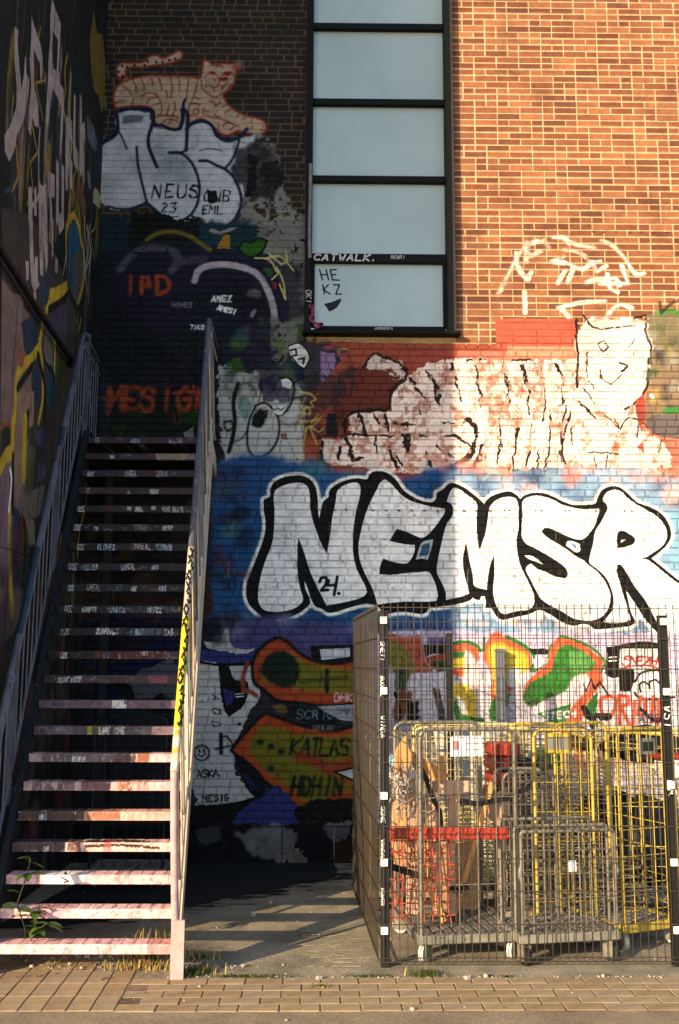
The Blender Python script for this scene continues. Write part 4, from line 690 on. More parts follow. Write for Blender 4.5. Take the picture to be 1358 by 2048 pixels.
for i in range(150):                                   # patches low down, seen through the stairs
    y, z = r2.uniform(6.3, 8.8), r2.uniform(.1, 2.6); w, h = r2.uniform(.03, .2), r2.uniform(.08, .35)
    P = [((y+w*math.cos(t)*r2.uniform(.5, 1.2)-LY0)*SY, (9.6-z-h*math.sin(t)*r2.uniform(.5, 1.2))*SZ) for t in [k*math.pi/4 for k in range(8)]]
    SW.poly(P, r2.choice([c(120, 104, 96), c(110, 80, 60), c(36, 34, 36), c(24, 26, 26), c(60, 70, 80), c(150, 60, 70), c(96, 96, 90), c(30, 44, 44)]), .55, raw=True, soft=1, rough=2, cover=.8)
for i in range(260):
    y, z = r2.uniform(6.2, 8.8), r2.uniform(.3, 8.5); L_ = r2.uniform(.1, .9)
    SW.line([((y-LY0)*SY, (9.6-z)*SZ), ((y+r2.uniform(-.01, .01)-LY0)*SY, (9.6-z+L_)*SZ)], 1, r2.choice([c(30, 34, 34), c(20, 24, 24), c(110, 104, 100), c(60, 66, 70)]), .5, raw=True, wraw=r2.uniform(1.5, 5), cover=.7)
SW.a *= .95; zz_ = int((9.6-4.6)*SZ); SW.a[zz_:] *= 1.35
side_img = SW.image('side_wall_paint'); del SW
m_side = paint_mat('painted_render', side_img, 'YZ', (LY0, 0), (LY1-LY0, 9.6), rough=.75, bump=.5, bscale=30, vary=.45, nscale=7, dist=.006)
m_plain = mat('plain_dark_render', c(60, 58, 56), rough=.9, var=.3)
lb = empty('side_building', (LX, LY0, 0), 0, 'dark side building on the left with its flank sprayed in tall stretched graffiti', 'building')
def lpart(mb, name, m, **k): o = mb.build(name, m, **k); o.parent = lb; o.location = (-LX, -LY0, 0); return o
zs_ = [0, 2.4, 4.8, 7.2, 9.6, LZ1]; ys_ = [LY0+(LY1-LY0)*i/3 for i in range(4)]
for i in range(5):
    for j in range(3):
        mb = MB(); g_ = .004; mb.cbox((LX-.1, (ys_[j]+ys_[j+1])/2, (zs_[i]+zs_[i+1])/2), (.2, ys_[j+1]-ys_[j]-g_, zs_[i+1]-zs_[i]-g_), .003); lpart(mb, 'wall_panel', m_side)
mb = MB(); mb.box((LX-2.7, (LY0+LY1)/2+.05, LZ1/2-.01), (4.96, LY1-LY0-.1, LZ1-.02)); lpart(mb, 'wall', m_plain)
# cable running down the flank
cbm = mat('black_cable', c(16, 18, 18), rough=.6)
mb = MB(); pA, pB = onX(0, 508, LX+.05), onX(140, 722, LX+.05)
mb.tube([(LX+.05, 5.5, pA[1]+.1), (LX+.05, pA[0], pA[1]), (LX+.05, (pA[0]+pB[0])/2, (pA[1]+pB[1])/2-.02), (LX+.05, pB[0], pB[1]), (LX+.02, pB[0]+.1, pB[1]-.02)], .024, 8)
mb.build('pipe', cbm, label='black pipe slung along the flank of the dark side building', cat='pipe')

# ------------------------------------------------------------------ ground
def ground_mat(name, col, col2, gscale=45, moss=0, rough=.95, patch=3.0, grain=.5):
    m = mat(name, col, rough=rough, var=.3, scale=patch, col2=col2, bump=grain, bscale=gscale, spot=None, coords='Object', spec=.2, bdist=.006)
    N = m.node_tree; L = N.links.new; b = [n for n in N.nodes if n.type == 'BSDF_PRINCIPLED'][0]; src = b.inputs['Base Color'].links[0].from_socket
    tc = [n for n in N.nodes if n.type == 'TEX_COORD'][0]
    v = N.nodes.new('ShaderNodeTexVoronoi'); v.inputs['Scale'].default_value = 130; L(tc.outputs['Object'], v.inputs['Vector'])
    mr = N.nodes.new('ShaderNodeMapRange'); mr.inputs['To Min'].default_value = .55; mr.inputs['To Max'].default_value = 1.35; L(v.outputs['Color'], mr.inputs['Value'])
    mx = N.nodes.new('ShaderNodeMix'); mx.data_type = 'RGBA'; mx.blend_type = 'MULTIPLY'; mx.inputs[0].default_value = .75; L(src, mx.inputs[6]); L(mr.outputs[0], mx.inputs[7]); last = mx.outputs[2]
    if moss:
        n = N.nodes.new('ShaderNodeTexNoise'); n.inputs['Scale'].default_value = 5; n.inputs['Detail'].default_value = 9; n.inputs['Roughness'].default_value = .75; mp = N.nodes.new('ShaderNodeMapping'); mp.inputs['Scale'].default_value = (1, 2.6, 1); L(tc.outputs['Object'], mp.inputs[0]); L(mp.outputs[0], n.inputs[0])
        r = N.nodes.new('ShaderNodeValToRGB'); r.color_ramp.elements[0].position = .56; r.color_ramp.elements[1].position = .66; L(n.outputs[0], r.inputs[0])
        ml = N.nodes.new('ShaderNodeMath'); ml.operation = 'MULTIPLY'; ml.inputs[1].default_value = moss; L(r.outputs[0], ml.inputs[0])
        m2 = N.nodes.new('ShaderNodeMix'); m2.data_type = 'RGBA'; L(ml.outputs[0], m2.inputs[0]); L(last, m2.inputs[6]); m2.inputs[7].default_value = (*c(168, 164, 108), 1); last = m2.outputs[2]
    L(last, b.inputs['Base Color']); return m
m_road = ground_mat('worn_asphalt', c(172, 152, 122), c(152, 134, 108)); m_apron = ground_mat('old_concrete_apron', c(176, 162, 138), c(146, 136, 114), moss=.7); m_bed = ground_mat('joint_sand', c(160, 136, 108), c(120, 100, 78))
def sheet(name, x0, x1, y0, y1, z, m, n=1):
    mb = MB(); mb.add([(x0, y0, z), (x1, y0, z), (x1, y1, z), (x0, y1, z)], [(0, 1, 2, 3)]); return mb.build(name, m, kind='structure')
sheet('ground', -60, 60, -60, 60, -.02, m_road)
PV0, PV1 = 5.135, 5.66
mb = MB(); mb.box((6.2, (-20+PV0)/2, -.008), (32, 20+PV0, .016)); mb.build('road', m_road, kind='structure')
bm_ = MB(); bm_.box((1.6, (PV1+WY)/2+.1, -.011), (7.6, WY-PV1+.2, .022)); apron = bm_.build('pavement', m_apron, kind='structure')
m_blkfl = mat('floor_shade_paint', c(34, 40, 40), rough=.85, var=.4, scale=3, bump=.5, bscale=60, spot=c(120, 124, 122), spot_amt=-.05, stretch=(1, 5, 1), bdist=.003)  # dark sheet deepening the corner's shade by colour, with scratched black floor paint
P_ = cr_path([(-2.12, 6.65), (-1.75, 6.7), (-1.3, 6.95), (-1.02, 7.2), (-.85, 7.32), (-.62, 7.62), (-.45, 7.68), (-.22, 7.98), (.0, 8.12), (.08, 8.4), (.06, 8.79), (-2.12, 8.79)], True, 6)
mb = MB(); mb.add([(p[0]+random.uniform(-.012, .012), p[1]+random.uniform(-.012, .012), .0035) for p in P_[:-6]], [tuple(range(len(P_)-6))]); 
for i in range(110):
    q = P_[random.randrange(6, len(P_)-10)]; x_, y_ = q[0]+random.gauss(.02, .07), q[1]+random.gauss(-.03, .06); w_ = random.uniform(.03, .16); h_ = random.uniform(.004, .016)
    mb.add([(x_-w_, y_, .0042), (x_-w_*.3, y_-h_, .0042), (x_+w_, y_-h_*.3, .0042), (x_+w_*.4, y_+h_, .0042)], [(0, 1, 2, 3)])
mb.build('shade_painted_floor', m_blkfl, kind='structure')
pv = empty('paver_strip', (0, 0, 0)); pv['kind'] = 'structure'
mb = MB(); mb.box((1.6, (PV0+PV1)/2, -.0035), (9.6, PV1-PV0-.004, .010)); o = mb.build('sand_bed', m_bed, pv)
mb = MB(); mb.box((-1.7, 5.86, -.0065), (1.5, .39, .008)); o = mb.build('sand_bed', m_bed, pv)
m_pav = [mat('paver_%s' % n, col, rough=.9, var=.25, scale=14, bump=.6, bscale=160, spec=.2) for n, col in (('buff', c(184, 158, 120)), ('brown', c(178, 150, 112)), ('grey', c(180, 156, 122)))]
pm = []
for m in m_pav:
    for (w, d) in ((.191, .1015), (.110, .2095)):
        mb = MB(); mb.cbox((0, 0, 0), (w, d, .026), .003); me = bpy.data.meshes.new('paver'); me.from_pydata(mb.v, [], mb.f); me.materials.append(m); pm.append(me)
def paver(x, y, kind, rz=0):
    o = bpy.data.objects.new('paver', pm[random.randrange(3)*2+kind]); COL.objects.link(o); o.parent = pv
    o.location = (x, y, -.009+random.uniform(-.0005, .0015)); o.rotation_euler = (random.uniform(-.004, .004), random.uniform(-.004, .004), rz+random.uniform(-.012, .012)); return o
np_ = 0; far = MB()
for j in range(5):
    y = PV0+.052+j*.1035; x = -1.02+(j % 2)*.099
    while x < 4.2:
        if x+.1 < 2.35: paver(x+.099, y+(.012*math.sin(x*1.2)), 0); np_ += 1
        else: far.cbox((x+.099, y, -.009), (.191, .1015, .026), .003)
        x += .198
for i in range(12):
    x = -1.075-i*.116
    for k in range(4):
        y = PV0+.105+k*.2115
        if y > 5.95 or (y > 5.75 and x > -1.25): continue
        paver(x-.02*(y-5.1), y, 1, .03); np_ += 1
far.build('paver', m_pav[0], pv, kind='stuff')
# ------------------------------------------------------------------ steel staircase
SY0, G_, RI, XL, XR, SK = 5.705, .1078, .1573, -1.79, -.835, -.07
NT = 22
TW, TH_ = 1024, 24
T = Canvas(TW, TH_*NT, lambda x, y: (x, y), c(150, 120, 128), seed=31, scale=1)
def rowp(k): return (NT-k)*TH_                           # top pixel row of tread k (1 = lowest)
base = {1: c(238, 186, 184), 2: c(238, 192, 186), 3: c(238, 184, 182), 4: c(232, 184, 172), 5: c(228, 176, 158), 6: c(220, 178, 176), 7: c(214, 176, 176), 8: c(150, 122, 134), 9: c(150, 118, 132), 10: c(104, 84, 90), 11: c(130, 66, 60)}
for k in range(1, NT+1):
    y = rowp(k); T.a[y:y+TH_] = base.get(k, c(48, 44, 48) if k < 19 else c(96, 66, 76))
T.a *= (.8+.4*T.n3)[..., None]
def tb(k, x0, x1, col, al=1, **kw): T.poly([(x0, rowp(k)+1), (x1, rowp(k)+1), (x1, rowp(k)+TH_-1), (x0, rowp(k)+TH_-1)], col, al, sm=False, rough=kw.get('rough', 3), soft=kw.get('soft', 1), cover=kw.get('cover', .9))
def tt(k, s, x, h=11, w=2, col=c(235, 230, 228), al=.95): T.text(s, x+random.uniform(-25, 25), rowp(k)+20+random.uniform(-3, 3), h*random.uniform(.8, 1.5), w*random.uniform(.8, 1.5), col, al, aspect=.95, gap=random.uniform(.15, .6), jit=.26, slant=random.uniform(-.1, .5), rot=random.uniform(-.03, .03))
tb(1, 880, 1024, c(226, 120, 110), .6, soft=4); tb(2, 180, 420, c(206, 140, 160), .5); tt(2, 'BUTZ', 190, 12, 2, c(160, 90, 130)); tb(3, 230, 470, WHT, .8); T.line([(330, rowp(3)+6), (380, rowp(3)+16), (350, rowp(3)+18)], 3, BLK)
tb(4, 0, 330, c(50, 44, 54), .9); tb(4, 340, 420, c(150, 90, 60), .9); T.line([(450, rowp(4)+10), (560, rowp(4)+8), (760, rowp(4)+9), (880, rowp(4)+14), (900, rowp(4)+15)], 6, c(84, 66, 44), rough=2); tb(4, 560, 610, c(220, 90, 90), .6); tt(4, 'DAR', 200, 8)
tb(5, 0, 420, c(50, 42, 40), .9); tb(5, 425, 640, c(190, 110, 70), .8, soft=3); tt(5, 'MEHS', 130, 9); tb(6, 370, 560, c(150, 60, 70), .8); tb(6, 60, 330, c(110, 80, 84), .7, cover=.6); tb(6, 600, 800, c(196, 130, 60), .6, cover=.5); tt(6, 'SAMOZ', 640, 10, 2, c(190, 120, 60))
tb(7, 560, 700, c(96, 64, 44), .9); tb(7, 710, 790, c(190, 110, 50), .9); tb(7, 90, 560, c(110, 104, 112), .8, cover=.8); tt(7, 'A', 130, 12); tt(7, 'STVEUS', 300, 11, 3)
tb(8, 270, 720, c(110, 104, 108), .9); tb(8, 360, 390, c(190, 170, 40)); tb(8, 430, 450, c(190, 170, 40)); tt(8, 'LARE IONE', 440, 12, 2.4); tb(9, 500, 600, c(214, 206, 204), 1, rough=0, soft=0, cover=1)
tt(10, 'DEDENT AMSTOR', 110, 12, 2); tb(10, 730, 860, c(176, 90, 116), .8); tb(11, 0, 330, c(40, 40, 44), .9); tt(11, 'OZE', 110, 11); T.blotches((400, rowp(11), 1000, rowp(11)+24), [c(190, 150, 150), c(150, 50, 46), c(90, 40, 40)], 50, (3, 12), 5, .8, 1); T.line([(880, rowp(11)+8), (884, rowp(11)+14)], 12, BLK)
for k, s in {12: [('OZE', 70), ('SUNREALS', 300), ('BULT', 600), ('ZAS', 800)], 13: [('OZE', 70), ('KURPTS', 180), ('UNREAL', 420), ('MEFCZ', 680)], 14: [('OZE', 70), ('UREAL', 200), ('ABE', 520), ('NRS', 760)], 15: [('OZE', 50), ('VOLISM', 160), ('UNREAL', 440), ('ABRO', 690)],
             16: [('OZE', 70), ('KLOVES', 230), ('UNREAL', 500), ('VREAL', 720)], 17: [('OZE', 40), ('TS', 160), ('DMITROY', 720)], 18: [('OZE', 50), ('UNREAL', 470), ('NOVO BEATS', 700)], 19: [('IZE', 40), ('AL', 420), ('VOLESE', 600)], 20: [('TCE', 40), ('UNREAL', 380), ('BORIS', 620)], 21: [], 22: [('IZE', 60), ('AUDEDE', 380), ('KEALUNN', 680)]}.items():
    for t_, x in s: tt(k, t_, x, 11, 1.9, random.choice([c(235, 230, 228), c(190, 200, 214), c(214, 200, 196)]))
tb(12, 560, 840, c(110, 120, 140), .7, cover=.6); tb(14, 330, 500, c(90, 110, 140), .6, cover=.5); tb(15, 130, 240, c(110, 130, 160), .5, cover=.5); tb(16, 680, 800, c(150, 170, 180), .8, cover=.6); tb(17, 500, 640, c(150, 120, 90), .8, cover=.6); tb(13, 520, 900, c(110, 116, 130), .6, cover=.5); T.line([(900, rowp(13)+12), (905, rowp(13)+12)], 15, c(170, 130, 60)); tb(21, 600, 1024, c(176, 160, 150), .8, cover=.7); tb(21, 740, 850, c(180, 160, 80), .6); tb(21, 0, 300, c(70, 60, 60), .8); tb(18, 220, 440, c(96, 64, 54), .8)
for k in range(1, NT+1):
    for i in range(11 if k > 7 else 3):                   # scrawls, stickers and scuffs
        x, y = random.uniform(20, 960), rowp(k)+random.uniform(6, 18); q = random.random()
        if q < .6: T.line([(x+8*j, y+random.uniform(-7, 7)) for j in range(random.randint(4, 12))], random.uniform(1.2, 2.6), random.choice([c(170, 170, 176), c(110, 120, 150), c(60, 60, 66), c(180, 120, 130)]), .8, cover=.8)
        elif q < .75: T.poly([(x, y-6), (x+34, y-6), (x+34, y+6), (x, y+6)], random.choice([c(190, 190, 190), c(70, 90, 130), c(150, 60, 50)]), .8, sm=False, cover=.8)
        else: T.poly([(x, y-8), (x+90, y-4), (x+80, y+9), (x+10, y+8)], c(70, 60, 60), .4, rough=5, soft=2, cover=.6)
T.a *= (1-.35*np.clip(T.n2*2-1.1, 0, 1))[..., None]
stair_img = T.image('tread_paint'); del T
def uv_mat(name, img, rough=.6, bump=.25):
    m = bpy.data.materials.new(name); m.use_nodes = True; N = m.node_tree; b = N.nodes['Principled BSDF']; L = N.links.new
    uv = N.nodes.new('ShaderNodeTexCoord'); t = N.nodes.new('ShaderNodeTexImage'); t.image = img; L(uv.outputs['UV'], t.inputs[0])
    n = N.nodes.new('ShaderNodeTexNoise'); n.inputs['Scale'].default_value = 26; n.inputs['Detail'].default_value = 7; L(uv.outputs['Object'], n.inputs[0])
    mr = N.nodes.new('ShaderNodeMapRange'); mr.inputs['From Min'].default_value = .35; mr.inputs['From Max'].default_value = .62; mr.inputs['To Min'].default_value = .7; mr.inputs['To Max'].default_value = 1.03; L(n.outputs[0], mr.inputs['Value'])
    mx = N.nodes.new('ShaderNodeMix'); mx.data_type = 'RGBA'; mx.blend_type = 'MULTIPLY'; mx.inputs[0].default_value = 1; L(t.outputs[0], mx.inputs[6]); L(mr.outputs[0], mx.inputs[7]); L(mx.outputs[2], b.inputs['Base Color'])
    b.inputs['Roughness'].default_value = rough; b.inputs['Specular IOR Level'].default_value = .3
    bp = N.nodes.new('ShaderNodeBump'); bp.inputs['Strength'].default_value = bump; bp.inputs['Distance'].default_value = .003; L(n.outputs[0], bp.inputs['Height']); L(bp.outputs[0], b.inputs['Normal']); return m
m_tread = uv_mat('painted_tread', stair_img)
st = empty('steel_staircase', (-1.35, SY0, 0), 0, 'steep open steel staircase with pink and graffitied treads on the left', 'staircase')
def spart(mb, name, m, parent=None, **k):
    o = mb.build(name, m, parent or st, **k)
    if parent is None: o.location = (1.35, -SY0, 0)
    return o
for k in range(1, NT+1):
    y, z = SY0+G_*(k-1), RI*k; dx = SK*(y-SY0); xl, xr = XL+dx, XR+dx; mb = MB(); D_ = .118 if k < NT else .9
    fh = .050
    mb.box(((xl+xr)/2, y+.003, z-fh/2), (xr-xl, .006, fh))                     # nosing plate
    n = 14; w = (xr-xl)/n
    for i in range(n):                                                        # planks of the tread with open gaps
        mb.cbox((xl+w*(i+.5), y+.006+D_/2, z-.006), (w-.0045, D_-.001, .011), .0015)
    mb.box(((xl+xr)/2, y+D_+.003, z-.020), (xr-xl, .006, .030)); mb.box((xl+.01, y+D_/2, z-.03), (.012, D_-.01, .036)); mb.box((xr-.01, y+D_/2, z-.03), (.012, D_-.01, .036))
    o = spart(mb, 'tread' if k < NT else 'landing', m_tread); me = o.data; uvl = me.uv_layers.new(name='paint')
    v0, v1 = 1-(rowp(k)+TH_-2)/(TH_*NT), 1-(rowp(k)+2)/(TH_*NT)
    for lp in me.loops:
        p = me.vertices[lp.vertex_index].co; u = min(.995, max(.005, (p.x-xl)/(xr-xl))); tv = min(1, max(0, (p.z-(z-fh))/fh))
        uvl.data[lp.index].uv = (u, v0+(v1-v0)*(tv if p.y < y+.0065 else .5+.4*min(1, (p.y-y)/D_)))
m_string = mat('scuffed_cream_steel', c(200, 184, 164), rough=.55, var=.3, scale=9, spot=c(96, 84, 78), spot_amt=.35, stretch=(1, 1, .35)); m_dkst = mat('dark_painted_steel', c(40, 46, 50), rough=.6, var=.4, scale=8, spot=c(96, 110, 130), spot_amt=.25)
m_rail = mat('worn_grey_blue_rail', c(110, 114, 130), rough=.5, var=.35, scale=7, spot=c(150, 130, 140), spot_amt=.5, stretch=(1, 1, .4)); m_bal = mat('pale_baluster_paint', c(196, 168, 136), rough=.6, var=.3, scale=10, spot=c(120, 96, 80), spot_amt=.2, stretch=(1, 1, .3)); m_lbal = mat('grey_baluster_paint', c(134, 138, 148), rough=.6, var=.4, scale=9, spot=c(150, 128, 40), spot_amt=.1)
m_yel = mat('yellow_sprayed_rail', c(226, 200, 44), rough=.5, var=.12, scale=14, bump=.1); m_org = mat('orange_sprayed_rail', c(224, 160, 50), rough=.5, var=.3, scale=14, col2=c(230, 220, 200)); m_pnk = mat('pink_post_paint', c(204, 166, 162), rough=.6, var=.3, scale=14, spot=c(150, 130, 120), spot_amt=.3); m_blue = mat('blue_sprayed_steel', c(44, 88, 120), rough=.6, var=.35, scale=12, col2=c(34, 60, 84)); m_blk = mat('black_marker', c(16, 16, 16), rough=.6, var=.1)
SL = RI/G_
def sp_(x, y, z): return (x+SK*(y-SY0), y, z)
def zn(y): return RI+(y-SY0)*SL                          # nosing line height
YT = SY0+G_*(NT-1)
for side, x0, m in ((1, XR+.026, m_string), (-1, XL-.026, m_dkst)):
    mb = MB(); y1 = YT+.02
    v = []
    for xx in (x0-.019, x0+.019): v += [sp_(xx, SY0-.035, 0), sp_(xx, SY0+.035, 0), sp_(xx, y1+.14, zn(y1)-.20), sp_(xx, y1+.14, zn(y1)+.02), sp_(xx, y1, zn(y1)+.03), sp_(xx, SY0-.035, zn(SY0)-.02)]
    mb.add(v, [(0, 1, 2, 3, 4, 5), (11, 10, 9, 8, 7, 6), (0, 6, 7, 1), (1, 7, 8, 2), (2, 8, 9, 3), (3, 9, 10, 4), (4, 10, 11, 5), (5, 11, 6, 0)])
    spart(mb, 'stringer', m); mb = MB(); mb.beam(sp_(x0, YT+.1, RI*NT-.09), sp_(x0, WY-.005, RI*NT-.09), .04, .16); spart(mb, 'landing_beam', m)
HRH = .93
def hr(y): return zn(y)+HRH
xr_ = XR+.026
# right rail: handrail in coloured lengths, lower end turned down into a post
ys = [SY0-.06, SY0+.12]; segs = [(SY0-.02, SY0+.13, m_org), (SY0+.13, SY0+.58, m_yel), (SY0+.58, SY0+.90, m_string), (SY0+.90, YT+.05, m_rail)]
off = -.035
for a, b, m in segs:
    mb = MB(); n = max(2, int((b-a)/.05)); mb.tube([sp_(xr_+off, a+(b-a)*i/n, hr(a+(b-a)*i/n)) for i in range(n+1)], .0225, 10); spart(mb, 'handrail', m)
mb = MB(); mb.tube([sp_(xr_+off, YT+.05, hr(YT+.05)), sp_(xr_+off, YT+.10, hr(YT+.05)+.02), sp_(xr_, WY-.01, hr(YT+.05)+.02)], .021, 8); spart(mb, 'handrail', m_rail)
mb = MB(); r2 = random.Random(4); y = SY0+.15                              # black tag winding along the yellow handrail
while y < SY0+.88:
    cy_, R_ = y, .0236; a0 = r2.uniform(.0, 1.2); P = []
    for i in range(9):
        a = a0+i*.16; yy = cy_+.012*math.sin(i*.9+y*90)
        P.append(Vector(sp_(xr_+off+R_*math.cos(a), yy-.82*R_*math.sin(a), hr(yy)+.56*R_*math.sin(a))))
    mb.tube(P, .0055, 5); y += .026
spart(mb, 'black_tag', m_blk)
mb = MB(); mb.tube([sp_(xr_+off, SY0-.02, hr(SY0-.02)), sp_(xr_+off*.9, SY0-.045, hr(SY0-.05)-.03), sp_(xr_+off*.7, SY0-.05, .75), sp_(xr_, SY0-.05, .12)], .021, 10); spart(mb, 'newel_post', m_pnk)
mb = MB(); mb.beam(sp_(xr_+.012, SY0-.075, 0), sp_(xr_+.012, SY0-.075, .30), .07, .02, up=(0, 1, 0)); spart(mb, 'foot_plate', m_pnk)
for dz in (.10, ):
    mb = MB(); mb.tube([sp_(xr_+.0, SY0-.03, zn(SY0-.03)+dz), sp_(xr_, YT+.05, zn(YT+.05)+dz), sp_(xr_, WY-.01, zn(YT+.05)+dz)], .013, 6); spart(mb, 'lower_rail', m_string)
mb = MB(); mb.tube([sp_(xr_+off*.8, SY0, hr(SY0)-.10), sp_(xr_+off*.8, YT+.05, hr(YT+.05)-.10), sp_(xr_, WY-.01, hr(YT+.05)-.10)], .012, 6); spart(mb, 'middle_rail', m_string)
m_brn = mat('brown_baluster_paint', c(120, 92, 70), rough=.6, var=.4, scale=10)
def balusters(x0, side, m, mp, off_):
    y = SY0+.02; i = 0
    while y < WY-.06:
        yy = min(y, YT+.05); zb = zn(yy)+.10; zt = zn(yy)+HRH-.10; post = i % 9 == 4; mb = MB(); o0 = 0; o1 = off_*.8
        if y > YT+.05: zb, zt = zn(YT+.05)+.1, zn(YT+.05)+HRH-.10
        if post: mb.beam(sp_(x0, y, zb-.12), sp_(x0+o1, y, zt+.1), .034, .034)
        else: mb.tube([sp_(x0, y, zb), sp_(x0+o1, y, zt)], .0062 if side > 0 else .005, 6)
        spart(mb, 'rail_post' if post else 'baluster', (mp if side < 0 or y < SY0+1.2 else m_lbal) if post else (m if side < 0 else (m_lbal, m_brn, m_bal)[(i*7) % 3])); y += .112; i += 1  # upper posts on the right turn grey: shade put into their paint
balusters(xr_, 1, m_bal, m_string, off)
# left rail
xl_ = XL-.075; HRH = .86; m_rail = mat('left_rail_paint', c(120, 122, 138), rough=.5, var=.5, scale=5, spot=c(60, 74, 96), spot_amt=.4, stretch=(1, 1, .8))
mb = MB(); mb.tube([sp_(xl_, SY0-.3, hr(SY0-.3)), sp_(xl_, YT+.0, hr(YT)), sp_(xl_, YT+.08, hr(YT)+.03), sp_(xl_-.02, WY-.01, hr(YT)+.03)], .019, 10); spart(mb, 'handrail', m_rail)
mb = MB(); mb.tube([sp_(xl_, SY0+.55, hr(SY0+.55)), sp_(xl_, SY0+.95, hr(SY0+.95))], .0205, 10); spart(mb, 'handrail', m_blue)
mb = MB(); mb.tube([sp_(xl_, SY0+1.5, hr(SY0+1.5)), sp_(xl_, SY0+1.62, hr(SY0+1.62))], .0205, 10); spart(mb, 'handrail', m_blue)
mb = MB(); mb.tube([sp_(xl_, SY0+.1, hr(SY0+.1)-.10), sp_(xl_, YT, hr(YT)-.10), sp_(xl_, WY-.01, hr(YT)-.10)], .014, 6); spart(mb, 'middle_rail', m_lbal)
mb = MB(); mb.tube([sp_(xl_, SY0, zn(SY0)+.10), sp_(xl_, YT+.05, zn(YT+.05)+.10)], .013, 6); spart(mb, 'lower_rail', m_rail)
balusters(xl_, -1, m_lbal, m_rail, 0)
mb = MB(); v = [sp_(xl_+.0205, SY0+.95, zn(SY0+.95)-.15), sp_(xl_+.0205, SY0+1.35, zn(SY0+1.35)-.13), sp_(xl_+.0205, SY0+1.35, zn(SY0+1.35)+.02), sp_(xl_+.0205, SY0+.95, zn(SY0+.95)+.02)]
mb.add(v, [(0, 1, 2, 3)]); spart(mb, 'blue_spray_patch', m_blue)
for (x, y) in ((XL-.10, WY-.25),):
    mb = MB(); mb.beam((x, y, 0), (x, y, RI*NT-.17), .06, .06, up=(0, 1, 0)); spart(mb, 'support_leg', m_dkst)
# ------------------------------------------------------------------ mesh enclosure
m_wire = mat('brown_coated_wire', c(96, 78, 54), rough=.5, var=.3, scale=30, spec=.5, bump=0); m_post = mat('dark_bronze_post', c(46, 40, 34), rough=.55, var=.35, scale=12, spot=c(110, 96, 76), spot_amt=.1); m_clamp = mat('white_clamp', c(226, 216, 200), rough=.4, var=.1)
HF = 2.0
def mesh_panel(name, p, q, label, zt=HF, off=0, posts=((0, 1.0),), clamps=True, group='mesh panels of the enclosure', z0=.03, vstep=.0445, cap=None, py=.034, wt=.0044, hy=-.0045, hw=.0050):
    p, q = Vector((p[0], p[1], 0)), Vector((q[0], q[1], 0)); d = q-p; L_ = d.length; rz = math.atan2(d.y, d.x)
    root = empty(name, p, rz, label, 'fence', group)
    mb = MB(); n = int(L_/vstep)
    for i in range(n+1):
        x = i*vstep+.012; mb.beam((x, 0, z0), (x+random.uniform(-.003, .003), random.uniform(-.002, .002), zt), wt)
    z = zt-.025
    while z > z0:
        mb.beam((0, hy, z), (L_, hy+.0, z), hw, hw); z -= .1745
    mb.beam((0, -.0045, z0+.004), (L_, -.0045, z0+.004), .0055, .0055)
    mb.build('wire_mesh', m_wire, root)
    for (x, h) in posts:
        mb = MB(); mb.cbox((x, py, h/2), (.050, .045, h), .003); po = mb.build('post', m_post, root)
        mb = MB(); mb.box((x, py, h+.004), (.053, .048, .008)); mb.build('post_cap', m_post, po)
        if clamps:
            for zc in (.20, .56, .92+.06*(x > .5), 1.50, 1.90):
                if zc > h: continue
                mb = MB(); mb.cbox((x-.006, -.012, zc), (.040, .012, .040), .002); mb.box((x-.006, -.02, zc), (.008, .006, .008)); mb.build('clamp', m_clamp, root)
    return root
FY = 5.83
pf = mesh_panel('mesh_fence', (.30, FY), (1.97, FY+.02), 'front panel of the wire mesh enclosure, left bay between two dark posts', posts=((.022, 1.95), (1.645, 1.93)), off=0)
mesh_panel('mesh_fence', (1.99, FY+.02), (3.6, FY+.04), 'front panel of the wire mesh enclosure beyond the right-hand dark post', posts=((1.6, 1.93),))
ps = mesh_panel('mesh_fence', (.285, FY+.03), (.185, 7.72), 'side panel of the wire mesh enclosure seen almost edge-on beside the walkway', posts=((1.86, 1.93),), clamps=False, py=-.034, wt=.0034, hy=.0052, hw=.0068)
mesh_panel('mesh_fence', (.20, 7.72), (3.6, 7.76), 'rear panel of the wire mesh enclosure nearest the brick wall', posts=((.725, 1.88),), clamps=False, vstep=.0445)
# white tags down the corner post
m_tag = mat('white_marker', c(236, 228, 216), rough=.7, var=.1)
for s_, z0, h in [('SNET!', 1.78, .022), ('BUOOIL', 1.58, .018), ('WINDA', 1.36, .024), ('SONE', .86, .022), ('VANDAL', .68, .018), ('YKANTR', .42, .015)]:
    mb = strokes_text(s_, -.012, 0, h, .0040, 0, m_tag, 't', aspect=.8, gap=.25, slant=.1, rot=-math.pi/2, jit=.22)
    o = mb.build('white_tag', m_tag, pf); o.location = (.012, .0095, z0)
mb = MB()
for s_, z0 in [('WSI', 1.42), ('MR', 1.0)]:
    q = strokes_text(s_, -.012, 0, .045, .006, 0, m_tag, 't', aspect=.7, rot=-math.pi/2, jit=.2); o = q.build('white_tag', m_tag, pf); o.location = (1.640, .0095, z0)

